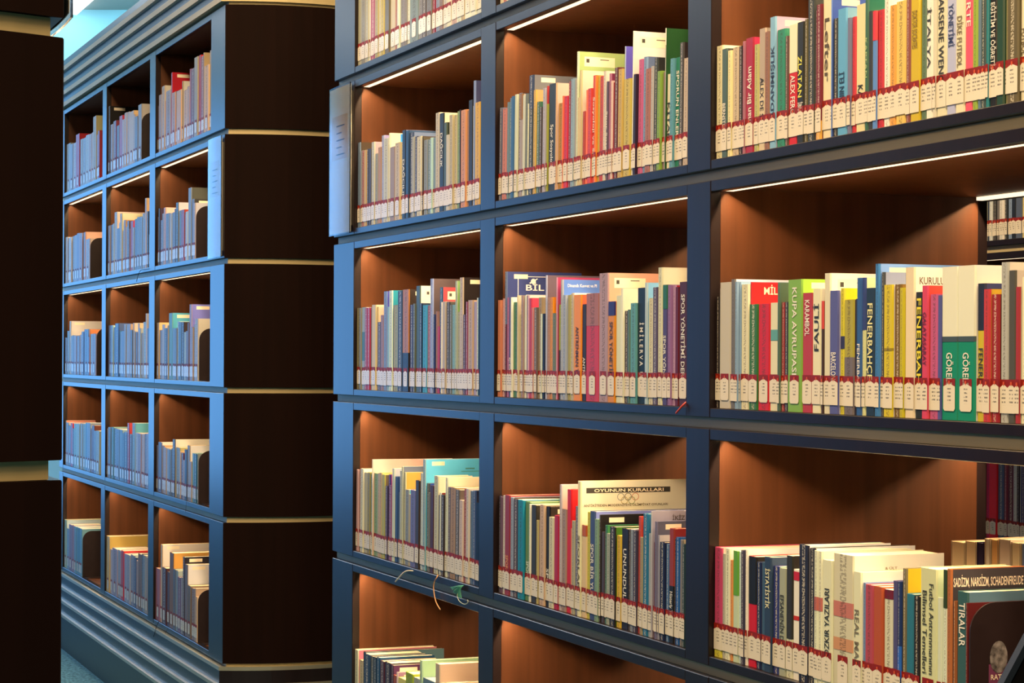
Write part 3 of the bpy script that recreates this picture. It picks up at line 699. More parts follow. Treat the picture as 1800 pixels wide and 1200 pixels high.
(0,17190,304,181,136,210,140,44,210,140,44,0,0,0,0,[(0.0,0.14,49,46,115)],[('SPOR YÖNETİMİ',71,51,27,0,0.2,0.78)],0),
(0,17494,236,191,128,215,226,212,96,99,117,0,0,0,0,[],[],0),
(0,17730,133,203,137,227,236,227,208,214,206,0,0,0,0,[],[],0),
(0,17867,172,163,128,65,55,57,65,55,57,0,0,0,0,[],[],0),
(1,18039,107,165,138,93,127,125,93,127,125,0,0,0,0,[],[],0),
(0,18146,246,176,129,93,158,176,93,158,176,0,0,0,0,[],[],0),
(0,18392,362,202,136,30,42,44,30,42,44,0,0,0,0,[],[('İ M İ L E R V A   U Ğ U R',236,236,236,0,0.3,0.95)],0),
(0,18754,112,210,50,170,199,227,117,177,236,0,0,0,0,[],[],0),
(0,18870,204,183,137,210,212,191,210,212,191,0,0,0,0,[],[],0),
(0,19074,200,201,137,85,78,110,85,78,110,0,0,0,0,[],[],0),
(0,19274,177,234,190,210,217,196,208,211,201,0,0,0,0,[],[],0),
(0,19454,192,204,146,77,69,125,77,69,125,0,0,0,0,[(0.0,0.2,45,105,85)],[('SPOR YÖNETİMİ',236,236,236,0,0.42,0.95)],0),
(0,19646,138,203,144,142,105,166,142,105,166,0,0,0,0,[],[],0),
(0,19783,124,202,45,178,145,196,145,29,46,0,0,0,0,[],[],0),
(0,19907,145,199,137,93,29,44,93,29,44,0,0,0,0,[],[],0),
(0,20052,309,207,147,77,37,44,77,37,44,0,0,0,0,[],[('SPOR YÖNETİMİ DERSLERİ',236,236,236,0,0.1,0.98)],0),
(0,1,4),
(1,11654,106,197,134,45,51,85,45,51,85,0,0.3,0,0,[],[],0),
(0,11760,157,196,137,107,84,110,107,84,110,0,0.3,0,0,[],[],0),
(0,11917,156,200,190,210,208,207,208,177,179,0,0.3,0,0,[],[],0),
(0,12073,281,202,136,142,51,65,142,51,65,0,0.3,0,0,[],[('SPOR BASINI',236,166,103,0,0.6,0.97)],0),
(0,12355,172,199,136,146,163,196,54,40,46,0,0.3,0,0,[],[],0),
(0,12527,262,197,190,73,60,65,208,214,233,0,0.3,0,0,[],[],0),
(0,12789,322,197,133,33,136,176,26,118,153,0,0.3,0,0,[],[],0),
(0,13111,277,195,136,101,140,95,101,140,95,0,0.3,0,0,[],[('SPOR',218,236,234,0,0.6,0.75)],0),
(1,13389,89,192,190,227,236,236,208,214,224,0,0.3,0,0,[],[],0),
(0,13478,264,191,128,52,51,49,52,51,49,0,0.3,0,0,[],[],0),
(1,13746,109,163,136,178,172,120,208,185,197,0,0.3,0,0,[],[],0),
(1,13855,86,174,138,75,69,60,75,69,60,0,0.3,0,0,[],[],0),
(0,13941,256,195,128,202,176,156,202,176,156,0,0.3,0,0,[],[],0),
(0,14197,213,193,100,28,26,29,33,29,28,0,0.3,1,0,[],[('SPOR',236,236,236,0,0.62,0.86)],0),
(0,14412,253,174,131,210,212,191,210,212,191,0,0.3,0,0,[],[],0),
(0,14665,216,179,134,170,37,75,170,37,75,0,0.3,0,0,[],[],0),
(0,14881,130,239,175,194,190,207,208,185,188,0,0.3,0,0,[],[],0),
(0,15016,233,194,137,162,140,136,162,140,136,0,0.3,0,0,[],[],0),
(0,15250,211,232,140,202,33,49,208,36,46,0,0.3,0,0,[],[],0),
(1,15469,48,160,130,210,145,125,210,145,125,0,0.3,0,0,[],[],0),
(0,15517,151,175,129,170,172,156,170,172,156,0,0.3,0,0,[],[],0),
(0,15668,168,203,139,93,100,136,173,170,170,0,0.3,0,0,[],[],0),
(0,15835,160,251,225,227,230,196,211,211,201,0,0.3,0,6,[],[('SPORLAR',101,89,59,0,0.4,0.8)],0),
(0,16005,215,171,134,219,199,166,219,199,166,0,0.3,0,0,[(0.0,0.12,178,91,54)],[],0),
(0,16220,146,196,136,202,199,65,202,199,65,0,0.3,0,0,[],[],0),
(0,16373,245,199,200,65,82,136,110,125,206,0,0.3,0,0,[],[('SPOR BİR YUVA',236,236,236,0,0.3,0.85)],0),
(0,16620,174,186,132,126,163,146,126,163,146,0,0.3,0,0,[],[],0),
(0,16794,97,195,150,45,42,44,26,25,30,0,0.3,1,0,[],[],0),
(0,16895,139,165,131,75,67,80,75,67,80,0,0.3,0,0,[],[],0),
(1,17033,81,178,132,45,105,95,51,114,73,0,0.3,0,0,[],[],0),
(0,17116,185,164,131,162,176,166,40,96,46,0,0.3,0,0,[],[],0),
(0,17301,251,178,132,41,37,39,51,99,37,0,0.3,0,0,[],[],0),
(0,17553,195,164,128,210,181,65,210,181,65,0,0.3,0,0,[],[],0),
(0,17748,302,178,133,37,33,39,37,33,39,0,0.3,0,0,[],[('UNUNDUL',236,236,236,0,0.2,0.7)],0),
(1,18051,78,179,139,75,69,75,75,69,75,0,0.3,0,0,[],[],0),
(0,18128,151,179,132,140,154,176,140,154,176,0,0.3,0,0,[],[],0),
(0,18280,174,179,136,61,55,80,61,55,80,0,0.3,0,0,[],[],0),
(0,18454,136,204,30,186,73,65,173,51,46,0,0.3,0,0,[],[],0),
(0,18593,120,169,129,158,149,125,158,149,125,0,0.3,0,0,[],[],0),
(0,18714,217,211,35,41,114,161,40,99,144,0,0.3,0,0,[],[],0),
(0,18934,101,178,135,156,167,186,156,167,186,0,0.3,0,0,[],[],0),
(0,19035,46,217,210,178,185,207,152,151,179,0,0.3,0,7,[],[],0),
(0,19087,107,164,136,113,73,100,113,73,100,0,0.3,0,0,[],[],0),
(0,19194,106,201,150,109,109,146,82,88,115,0,0.3,1,0,[],[],0),
(1,19303,53,178,135,142,149,186,173,177,197,0,0.3,0,0,[],[],0),
(0,19357,210,167,133,28,37,75,28,37,75,0,0.3,0,0,[],[],0),
(0,19568,147,165,133,65,105,161,65,105,161,0,0.3,0,0,[],[],0),
(0,19715,194,193,90,142,55,49,134,40,46,0,0.3,0,0,[(0.5,1.0,28,29,34)],[('Histerly Tekno Ritit',236,236,236,0,0.55,0.98)],0),
(1,19910,54,177,135,45,37,65,45,37,65,0,0.3,0,0,[],[],0),
(0,19965,165,180,138,28,87,166,28,87,166,0,0.3,0,0,[],[],0),
(0,20131,120,177,129,126,123,125,187,177,161,0,0.3,0,0,[],[],0),
(0,20252,122,171,128,45,69,80,45,69,80,0,0.3,0,0,[],[],0),
(0,2,2),
(0,21412,240,182,136,222,219,188,214,214,206,0,0,0,0,[],[],0),
(0,21653,189,174,138,80,104,109,54,55,64,0,0,0,0,[],[('BERNSTEIN BABA',236,236,236,0,0.5,0.95)],0),
(0,21842,144,169,133,234,229,182,234,229,182,0,0,0,0,[],[],0),
(0,21986,234,172,132,201,187,167,201,187,167,0,0,0,0,[],[],0),
(0,22220,143,171,136,47,30,25,47,30,25,0,0,0,0,[],[],0),
(0,22363,79,177,129,168,113,140,168,113,140,0,0,0,0,[],[],0),
(0,22442,263,180,130,163,48,78,166,44,90,0,0,0,0,[],[('Kocaman Bir Adam',236,236,236,1,0.25,0.95)],0),
(0,22707,159,167,129,184,187,130,187,177,153,0,0,0,0,[],[],0),
(0,22865,219,189,134,176,164,156,138,125,117,0,0,0,0,[(0.45,1.0,209,196,172)],[('ALEX DE SOUZA',53,46,38,0,0.4,0.98)],0),
(0,23085,164,181,131,147,108,93,147,108,93,0,0,0,0,[],[],0),
(0,23248,198,201,60,130,182,229,166,155,197,0,0,1,0,[],[('ADANMIŞLIK',45,60,92,1,0.22,0.78)],0),
(0,23448,265,179,130,55,141,122,55,141,122,0,0,0,0,[],[],0),
(0,23714,107,166,135,97,76,78,173,44,37,0,0,0,0,[],[],0),
(0,23821,266,181,138,201,39,46,187,185,179,0,0,0,0,[(0.0,0.4,226,233,214)],[('ALEX FERGUSON',236,236,236,0,0.42,1.15)],0),
(0,24087,216,181,131,44,46,46,33,32,37,0,0,0,0,[],[('ZLATAN',236,236,92,0,0.28,0.62),('İBRAHİMOVİÇ',236,236,236,0,0.66,1.15)],0),
(0,24303,118,183,135,95,90,57,95,90,57,0,0,0,0,[],[],0),
(0,24421,210,212,141,55,62,66,55,62,66,0,0,0,0,[],[],0),
(1,24633,57,191,137,97,53,62,97,53,62,0,0,0,0,[],[],0),
(0,24689,158,198,134,118,39,57,118,39,57,0,0,0,0,[(0.86,1.0,218,169,78)],[],0),
(0,24848,267,206,139,226,219,193,226,219,193,0,0,0,0,[],[('Lefter',84,75,59,0,0.15,0.6)],0),
(0,25115,32,206,139,101,141,224,61,88,175,0,0,1,0,[],[],0),
(0,25150,148,171,127,55,58,62,55,58,62,0,0,0,0,[],[],0),
(0,25298,259,182,133,97,169,229,110,162,206,0,0,0,0,[],[('TANRININ ELİ',27,51,81,1,0.5,1.02)],0),
(0,25558,104,166,132,113,118,161,113,118,161,0,0,0,0,[],[],0),
(0,25662,109,166,129,201,58,78,208,177,197,0,0,0,0,[],[],0),
(0,25771,261,181,131,218,215,177,201,200,188,0,0,0,0,[],[('KAPTAN',27,27,27,0,0.63,1.0)],0),
(0,26032,97,187,70,55,104,93,37,103,90,0,0,0,0,[],[('KAPTAN',166,195,147,0,0.3,0.6)],0),
(0,26130,121,167,131,55,58,62,173,44,64,0,0,0,0,[],[],0),
(0,26252,120,165,136,92,141,224,166,44,64,0,0,0,0,[(0.0,0.25,209,58,78)],[],0),
(0,26372,158,165,129,193,53,72,193,53,72,0,0,0,0,[],[],0),
(0,26529,166,181,139,234,236,236,234,236,236,0,0,0,0,[],[],0),
(0,26697,175,166,133,226,164,78,226,164,78,0,0,0,0,[(0.8,0.92,101,85,78)],[],0),
(0,26872,258,168,134,222,196,109,222,196,109,0,0,0,0,[],[],0),
(0,27130,113,172,133,130,71,72,130,71,72,0,0,0,0,[],[],0),
(0,27243,233,170,137,201,180,46,201,180,46,0,0,0,0,[],[('DOKTOR SOCRATES',118,94,27,0,0.12,0.42)],0),
(0,27477,152,168,137,97,127,109,97,127,109,0,0,0,0,[],[],0),
(0,27629,158,168,134,234,236,236,234,236,236,0,0,0,0,[],[('İTALYA',45,46,54,0,0.12,0.6)],0),
(0,27787,80,165,133,209,210,203,209,210,203,0,0,0,0,[],[],0),
(0,27867,234,165,136,218,219,198,218,219,198,0,0,0,0,[],[('ARSENE WENGER',53,51,49,0,0.05,0.85)],0),
(0,28101,219,162,137,176,187,236,176,187,236,0,0,0,0,[],[('YÖNETİMİ',45,60,114,0,0.1,0.45)],0),
(0,28320,211,158,132,226,224,203,226,224,203,0,0,0,0,[],[('DİKE FUTBOL',118,108,81,0,0.2,0.62)],0),
(0,28530,182,157,136,226,90,125,226,90,125,0,0,0,0,[],[('RTE',236,236,236,0,0.1,0.3)],0),
(0,28712,128,153,139,147,178,67,147,178,67,0,0,0,0,[],[],0),
(0,28841,81,148,133,97,127,161,97,127,161,0,0,0,0,[],[],0),
(0,28922,122,147,130,55,76,83,55,76,83,0,0,0,0,[],[],0),
(0,29044,61,149,130,34,127,146,34,127,146,0,0,0,0,[],[],0),
(0,29105,170,147,136,34,35,36,34,35,36,0,0,0,0,[],[('EĞİTİM VE ÖĞRETİM',236,236,236,0,0.1,0.7)],0),
(0,29276,168,146,135,38,71,57,38,71,57,0,0,0,0,[],[],0),
(0,29444,56,144,139,147,145,109,147,145,109,0,0,0,0,[],[],0),
(0,29499,248,143,137,97,90,67,97,90,67,0,0,0,0,[],[],0),
(0,29748,145,139,130,226,224,208,226,224,208,0,0,0,0,[],[('FUTBOL TAKTİK',84,70,49,0,0.35,0.85)],0),
(1,29893,150,135,129,147,67,67,147,67,67,0,0,0,0,[],[],0),
(1,30043,148,135,130,59,90,130,59,90,130,0,0,0,0,[],[],0),
(1,30192,160,131,129,209,196,140,209,196,140,0,0,0,0,[],[],0),
(0,2,3),
(0,21412,140,179,135,44,39,46,44,39,46,0,0,0,0,[],[],0),
(1,21552,62,192,137,201,215,224,201,215,224,0,0,0,0,[],[],0),
(0,21614,377,201,147,193,192,188,193,192,188,0,0,0,0,[],[],0),
(0,21991,144,205,170,113,113,119,208,214,236,0,0,0,0,[],[],0),
(0,22135,104,201,139,134,169,214,134,169,214,0,0,0,0,[],[],0),
(1,22240,43,200,146,134,169,214,134,169,214,0,0,0,0,[],[],0),
(0,22283,258,196,131,222,224,203,222,224,203,0,0,0,0,[],[],0),
(0,22541,42,199,64,176,39,67,208,36,46,4,0,0,8,[],[],0),
(0,22587,287,164,132,55,113,62,55,113,62,0,0,0,0,[],[],0),
(0,22874,372,164,136,201,39,57,201,39,57,0,0,0,0,[],[],0),
(0,23246,276,165,128,222,224,203,222,224,203,0,0,0,0,[(0.25,0.35,97,164,172)],[],0),
(0,23522,86,195,90,80,108,99,78,99,90,0,0,0,0,[],[],0),
(0,23610,120,165,128,147,53,62,147,53,62,0,0,0,0,[],[],0),
(0,23730,127,165,137,51,53,72,51,53,72,0,0,0,0,[],[],0),
(0,23857,437,198,131,126,178,83,138,200,73,0,0,1,0,[],[('KUPA AVRUPASI',236,236,236,0,0.06,0.72)],0),
(0,24296,305,177,131,176,62,78,176,62,78,0,0,0,0,[],[('KARAMBOL',236,236,236,0,0.06,0.36)],0),
(0,24601,251,182,134,226,229,208,208,207,206,0,0,0,0,[],[('FAULİ',27,27,27,1,0.12,0.5)],0),
(0,24854,71,164,135,67,53,57,67,53,57,0,0,0,0,[(0.0,0.25,201,76,78)],[],0),
(0,24925,185,204,165,218,219,203,214,218,224,0,0,2,0,[],[],0),
(0,25112,258,178,127,88,95,167,173,177,224,0,0,0,0,[],[('BARCELONA CRUYFF',236,236,236,0,0.5,1.02)],0),
(0,25370,135,181,60,209,205,67,201,192,37,0,0,0,0,[(0.38,0.48,51,58,109)],[],0),
(0,25507,272,164,131,168,164,67,78,70,90,0,0,0,0,[(0.5,1.0,113,108,119)],[],0),
(0,25779,97,165,132,47,67,109,47,67,109,0,0,0,0,[],[],0),
(0,25876,133,194,45,51,95,167,40,66,179,0,0,0,0,[],[('FENERBAHÇE',236,236,236,0,0.48,0.88)],0),
(0,26009,96,194,133,209,219,172,209,219,172,0,0,0,0,[(0.0,0.38,51,71,140)],[],0),
(0,26106,247,179,130,38,58,83,26,51,99,0,0,0,0,[],[('FENERBAHÇE',236,236,179,0,0.12,0.72)],0),
(0,26352,128,212,180,63,127,203,110,155,236,0,0,1,0,[],[],0),
(0,26482,93,200,80,59,67,83,117,133,179,0,0,0,0,[],[],0),
(0,26576,247,182,134,209,196,46,208,207,233,0,0,0,0,[(0.48,0.5,147,132,25)],[],0),
(0,26823,174,182,138,113,90,46,113,90,46,0,0,0,0,[],[],0),
(0,26998,115,177,132,193,187,46,193,187,46,0,0,0,0,[],[],0),
(0,27113,240,204,200,226,215,193,214,218,224,0,0,0,9,[],[],0),
(0,27355,202,170,134,44,48,46,44,48,46,0,0,0,0,[],[('FENERBAHÇE',236,224,49,0,0.05,1.0)],0),
(0,27557,160,178,60,209,71,109,208,66,64,0,0,0,0,[],[('GALATASARAY',97,32,65,0,0.2,0.6)],0),
(0,27718,230,166,128,193,95,151,193,95,151,0,0,0,0,[],[],0),
(0,27947,77,164,130,80,90,167,80,90,167,0,0,0,0,[],[],0),
(0,28024,386,201,170,26,141,119,187,185,188,0,0,0,0,[(0.0,0.455,226,233,224),(0.455,0.49,67,85,99)],[('GÖRELESPOR',236,236,236,0,0.56,1.1)],0),
(0,28410,408,201,185,26,141,119,211,214,224,0,0,0,0,[(0.0,0.455,226,233,224),(0.455,0.49,67,85,99)],[('GÖRELESPOR',236,236,236,0,0.56,1.1)],0),
(0,28820,184,177,110,201,187,67,40,51,99,0,0,0,0,[(0.0,0.34,38,48,78)],[('FENERBAHÇE',49,51,70,0,0.47,1.0)],0),
(0,29005,159,169,90,193,62,72,173,148,46,0,0,0,0,[],[],0),
(0,29164,186,162,135,147,35,46,40,36,28,0,0,0,0,[],[],0),
(0,29350,171,202,190,176,182,188,211,211,215,0,0,0,0,[],[],0),
(0,29521,162,191,128,80,81,78,194,192,197,0,0,0,0,[],[],0),
(0,29685,102,170,138,163,53,67,187,185,179,0,0,0,0,[],[],0),
(0,29787,168,182,138,226,229,208,226,229,208,0,0,0,0,[],[],0),
(1,29955,182,178,128,55,104,161,55,104,161,0,0,0,0,[],[],0),
(1,30137,149,183,138,209,196,109,209,196,109,0,0,0,0,[],[],0),
(1,30286,66,173,131,147,71,72,147,71,72,0,0,0,0,[],[],0),
(0,2,4),
(0,21412,278,176,190,193,71,119,201,170,170,0,0,0,0,[(0.71,1.0,209,205,78)],[],0),
(0,21691,98,168,136,176,178,172,176,178,172,0,0,0,0,[],[],0),
(0,21789,176,177,136,226,233,214,214,218,224,0,0,0,0,[],[],0),
(0,21967,104,160,131,218,150,88,218,150,88,0,0,0,0,[],[],0),
(0,22071,185,176,135,193,215,193,193,215,193,0,0,0,0,[(0.0,0.4,97,164,62)],[],0),
(0,22256,103,176,135,209,233,236,209,233,236,0,0,0,0,[],[],0),
(0,22359,122,179,137,63,62,88,63,62,88,0,0,0,0,[],[],0),
(0,22481,85,181,200,236,236,235,214,218,233,0,0,0,0,[],[],0),
(0,22567,277,172,130,201,30,51,26,25,28,0,0,0,0,[(0.0,0.43,30,30,31)],[],0),
(0,22845,158,165,136,30,44,88,173,170,170,0,0,0,0,[],[],0),
(0,23003,145,166,139,63,95,130,63,95,130,0,0,0,0,[],[],0),
(0,23149,224,176,135,47,67,99,47,67,99,0,0,0,0,[],[('İSTATİSTİK',236,236,201,0,0.1,0.45)],0),
(0,23374,211,164,110,47,58,130,82,148,179,0,0,0,0,[],[],0),
(0,23585,219,163,133,163,173,161,201,200,197,0,0,0,0,[],[('EFSANENİN DÖNÜŞÜ',36,36,32,0,0.25,0.98)],0),
(0,23805,204,184,128,209,215,193,47,44,46,0,0,0,0,[(0.0,0.68,47,48,46)],[],0),
(0,24011,199,165,133,234,236,236,234,236,236,0,0,0,0,[(0.02,0.1,193,39,67),(0.42,0.46,193,48,36)],[('GALATASARAY',210,41,59,1,0.78,1.12)],0),
(0,24210,298,204,140,38,41,62,214,218,233,0,0,0,0,[],[],0),
(0,24509,179,201,170,42,44,57,214,218,233,0,0,0,0,[],[],0),
(0,24688,127,199,131,226,236,219,226,236,219,0,0,0,0,[(0.34,0.44,193,113,109)],[],0),
(0,24815,127,199,150,226,233,214,214,214,197,0,0,0,0,[(0.34,0.44,193,113,109)],[],0),
(0,24943,285,188,136,222,229,208,222,229,208,0,0,0,0,[],[('BOZKIR YAZILARI',27,27,27,1,0.22,0.78)],0),
(0,25228,568,200,150,209,210,193,211,214,215,0,0,0,10,[(0.34,0.45,193,122,119),(0.6,0.69,201,150,119)],[],0),
(0,25798,231,179,135,222,229,208,211,214,219,0,0,0,0,[],[('REAL MADRID',118,113,98,0,0.3,0.95)],0),
(0,26030,98,165,135,113,145,203,113,145,203,0,0,0,0,[],[],0),
(0,26128,226,164,135,176,76,99,211,214,219,0,0,0,0,[],[],0),
(0,26354,238,164,120,176,85,57,176,85,57,0,0,0,0,[],[],0),
(0,26593,241,162,134,209,215,203,209,215,203,0,0,0,0,[(0.0,0.08,113,35,62)],[],0),
(0,26834,129,176,129,80,81,135,37,21,37,0,0,0,0,[],[],0),
(0,26963,95,176,135,30,53,114,30,53,114,0,0,0,0,[(0.5,0.75,42,104,214)],[],0),
(0,27058,120,195,110,113,108,88,187,162,37,0,0,0,0,[],[],0),
(0,27182,196,162,135,47,118,151,47,118,151,0,0,0,0,[],[],0),
(0,27378,163,161,129,38,35,36,173,155,161,0,0,0,0,[],[],0),
(0,27541,409,201,135,209,219,182,187,203,179,0,0,0,0,[(0.8,1.2,201,85,46)],[('Futbol Antrenmanının',53,56,49,0,0.1,0.7),('Bilimsel Temelleri',53,56,49,0,0.15,0.7)],0),
(0,27952,111,165,138,209,224,214,209,224,214,0,0,0,0,[],[],0),
(0,28064,120,203,144,218,233,224,51,110,64,0,0,0,0,[(0.0,0.25,47,71,46)],[],0),
(0,28183,122,205,200,176,108,67,64,62,73,0,0,0,11,[],[],0),
(0,28308,78,164,128,147,90,57,147,90,57,0,0,0,0,[],[],0),
(0,28386,258,178,170,55,95,104,92,129,161,0,0,0,0,[],[('TIRALAR',236,236,236,0,0.08,0.4)],0),
(1,28646,44,165,120,97,35,41,97,35,41,0,0,0,0,[],[],0),
(1,0,1),
(1,-42078,1032,213,147,171,189,202,171,189,202,0,0,0,0,[],[],0),
(1,-41045,634,204,138,146,159,181,146,159,181,0,0,0,0,[],[],0),
(1,-40411,934,202,140,203,189,188,203,189,188,0,0,0,0,[],[],0),
(1,-39476,908,230,165,187,45,47,180,29,46,0,0,0,0,[],[],0),
(1,-38563,602,202,143,179,197,202,179,197,202,0,0,0,0,[],[],0),
(1,-37960,741,200,143,171,182,195,171,182,195,0,0,0,0,[],[],0),
(1,-37220,727,206,144,203,212,209,203,212,209,0,0,0,0,[],[],0),
(1,-36492,719,202,141,203,182,174,203,182,174,0,0,0,0,[],[],0),
(1,-35774,368,204,140,211,189,167,211,189,167,0,0,0,0,[],[],0),
(1,-35406,742,265,181,203,174,96,187,185,144,0,0,0,0,[],[],0),
(1,-34646,416,185,128,187,159,146,187,159,146,0,0,0,0,[],[],0),
(1,-34230,408,196,136,171,53,68,171,53,68,0,0,0,0,[],[],0),
(1,1,1),
(1,-31888,370,269,188,75,68,61,19,18,24,0,0,1,0,[],[],0),
(1,-31502,488,193,134,187,174,174,187,174,174,0,0,0,0,[],[],0),
(1,-31014,359,201,145,171,159,160,171,159,160,0,0,0,0,[],[],0),
(1,-30655,358,200,131,142,70,96,142,70,96,0,0,0,0,[],[],0),
(1,-30292,521,176,130,130,144,167,130,144,167,0,0,0,0,[],[],0),
(1,-29772,644,208,141,203,68,96,203,68,96,0,0,0,0,[],[],0),
(1,-29124,460,188,137,219,189,167,219,189,167,0,0,0,0,[],[],0),
(1,-28664,449,209,137,227,197,160,227,197,160,0,0,0,0,[],[],0),
(1,-28215,449,207,142,219,189,153,219,189,153,0,0,0,0,[],[],0),
(1,-27766,884,202,139,235,205,160,235,205,160,0,0,0,0,[],[],0),
(1,-26880,326,184,136,219,189,153,219,189,153,0,0,0,0,[],[],0),
(1,-26552,538,172,131,130,136,153,130,136,153,0,0,0,0,[],[],0),
(1,-26014,627,210,140,171,167,167,194,192,197,0,0,0,0,[],[],0),
(1,2,1),
(1,-22401,202,168,132,108,85,103,108,85,103,0,0,0,0,[],[],0),
(1,-22199,453,203,142,195,174,167,195,174,167,0,0,0,0,[],[],0),
(1,-21746,528,228,165,219,189,146,201,200,197,0,0,0,0,[],[],0),
(1,-21208,196,172,131,187,45,68,187,45,68,0,0,0,0,[],[],0),
(1,-21012,804,202,146,179,159,160,179,159,160,0,0,0,0,[],[],0),
(1,-20208,235,258,180,195,30,40,166,21,46,0,0,1,0,[],[],0),
(1,-19959,565,185,130,211,167,146,211,167,146,0,0,0,0,[],[],0),
(1,-19394,186,185,128,75,53,75,75,53,75,0,0,0,0,[],[],0),
(1,-19208,736,182,128,227,189,153,227,189,153,0,0,0,0,[],[],0),
(1,-18472,175,208,145,179,159,103,187,192,197,0,0,0,0,[],[],0),
(1,-18291,629,174,136,235,197,160,235,197,160,0,0,0,0,[],[],0),
(1,-17662,352,180,129,203,167,146,203,167,146,0,0,0,0,[],[],0),
(1,-17310,252,234,158,171,75,82,171,75,82,0,0,0,0,[],[],0),
(1,-17058,521,231,161,108,39,54,108,39,54,0,0,0,0,[],[],0),
(1,-16537,507,261,188,171,167,153,171,167,153,0,0,0,0,[],[],0),
(1,-16030,337,262,189,187,60,75,187,60,75,0,0,0,0,[],[],0),
(1,-15692,468,254,188,140,70,82,140,70,82,0,0,0,0,[],[],0),
(1,-15224,114,261,186,162,144,118,162,144,118,0,0,0,0,[],[],0),
(1,-15102,656,215,158,227,189,139,227,189,139,0,0,0,0,[],[],0),
(1,-14446,234,257,184,179,159,125,179,159,125,0,0,0,0,[],[],0),
(1,0,2),
(1,-42077,624,203,138,211,205,202,211,205,202,0,0,0,0,[],[],0),
(1,-41452,371,197,133,146,159,181,146,159,181,0,0,0,0,[],[],0),
(1,-41081,611,198,134,227,220,209,227,220,209,0,0,0,0,[],[],0),
(1,-40471,723,199,129,162,174,195,162,174,195,0,0,0,0,[],[],0),
(1,-39748,594,200,130,162,167,188,162,167,188,0,0,0,0,[],[],0),
(1,-39154,586,205,145,138,144,181,138,144,181,0,0,0,0,[],[],0),
(1,-38568,811,201,136,179,159,174,179,159,174,0,0,0,0,[],[],0),
(1,-37757,570,201,146,146,159,188,146,159,188,0,0,0,0,[],[],0),
(1,-37187,226,201,147,227,159,111,208,170,161,0,0,0,0,[],[],0),
(1,-36953,961,168,138,203,189,188,203,189,188,0,0,0,0,[],[],0),
(1,1,2),
(1,-31888,475,196,132,179,174,195,179,174,195,0,0,0,0,[],[],0),
(1,-31413,469,197,134,138,136,160,138,136,160,0,0,0,0,[],[],0),
(1,-30944,278,200,143,211,220,209,211,220,209,0,0,0,0,[],[],0),
(1,-30665,543,242,164,219,212,202,201,185,188,0,0,0,0,[],[],0),
(1,-30108,455,175,139,138,144,174,138,144,174,0,0,0,0,[],[],0),
(1,-29652,266,195,135,146,174,202,146,174,202,0,0,0,0,[],[],0),
(1,-29387,439,229,160,219,197,125,201,207,188,0,0,0,0,[],[],0),
(1,-28933,266,161,137,211,212,209,211,212,209,0,0,0,0,[],[],0),
(1,-28667,431,199,133,187,144,103,187,144,103,0,0,0,0,[],[],0),
(1,-28231,261,172,134,227,220,209,227,220,209,0,0,0,0,[],[],0),
(1,-27969,427,192,136,108,83,61,108,83,61,0,0,0,0,[],[],0),
(1,-27536,86,161,127,171,151,174,171,151,174,0,0,0,0,[],[],0),
(1,-27450,589,188,136,219,60,68,219,60,68,0,0,0,0,[],[],0),
(1,-26856,252,161,135,179,189,209,179,189,209,0,0,0,0,[],[],0),
(1,-26603,493,190,133,122,144,181,122,144,181,0,0,0,0,[],[],0),
(1,-26110,492,195,133,146,167,195,146,167,195,0,0,0,0,[],[],0),
(1,-25618,487,193,133,146,167,195,146,167,195,0,0,0,0,[],[],0),
(1,-25131,399,203,138,179,189,202,179,189,202,0,0,0,0,[],[],0),
(1,-24728,159,180,133,114,121,160,114,121,160,0,0,0,0,[],[],0),
(1,-24569,301,255,179,219,189,153,219,189,153,0,0,0,0,[],[],0),
(1,-24258,267,205,142,65,68,75,65,68,75,0,0,0,0,[],[],0),
(1,-23972,172,120,135,203,212,209,203,212,209,0,0,0,0,[],[],0),
(1,2,2),
(1,-22401,233,174,132,179,159,174,179,159,174,0,0,0,0,[],[],0),
(1,-22168,226,202,143,59,53,54,61,51,81,0,0,0,0,[],[],0),
(1,-21933,459,159,139,108,83,89,108,83,89,0,0,0,0,[],[],0),
(1,-21474,223,180,138,154,167,195,154,167,195,0,0,0,0,[],[],0),
(1,-21251,297,199,129,227,174,146,208,185,188,0,0,0,0,[],[],0),
(1,-20950,595,176,137,138,151,174,138,151,174,0,0,0,0,[],[],0),
(1,-20355,367,173,134,195,197,195,195,197,195,0,0,0,0,[],[],0),
(1,-19987,507,174,128,138,144,160,138,144,160,0,0,0,0,[],[],0),
(1,-19480,213,184,131,91,98,118,91,98,118,0,0,0,0,[],[],0),
(1,-19267,352,203,139,75,98,118,194,192,215,0,0,0,0,[],[],0),
(1,-18909,353,174,128,130,159,181,130,159,181,0,0,0,0,[],[],0),
(1,-18553,140,159,133,81,91,103,81,91,103,0,0,0,0,[],[],0),
(1,-18413,483,173,138,171,75,61,171,75,61,0,0,0,0,[],[],0),
(1,-17928,207,162,131,124,60,47,124,60,47,0,0,0,0,[],[],0),
(1,-17721,341,163,137,211,220,216,211,220,216,0,0,0,0,[],[],0),
(1,-17380,457,239,164,146,159,181,75,81,81,0,0,0,0,[],[],0),
(1,-16915,334,199,129,114,129,167,54,58,64,0,0,1,0,[],[],0),
(1,-16579,291,184,137,203,182,167,201,207,233,0,0,0,0,[],[],0),
(1,0,3),
(1,-42077,501,160,134,146,167,202,146,167,202,0,0,0,0,[],[],0),
(1,-41576,488,189,138,162,189,209,162,189,209,0,0,0,0,[],[],0),
(1,-41088,357,232,165,219,205,181,201,203,215,0,0,1,0,[],[],0),
(1,-40713,488,167,136,179,189,202,179,189,202,0,0,0,0,[],[],0),
(1,-40226,482,169,131,130,136,153,130,136,153,0,0,0,0,[],[],0),
(1,-39743,597,167,137,171,159,174,171,159,174,0,0,0,0,[],[],0),
(1,-39147,706,166,138,154,159,188,154,159,188,0,0,0,0,[],[],0),
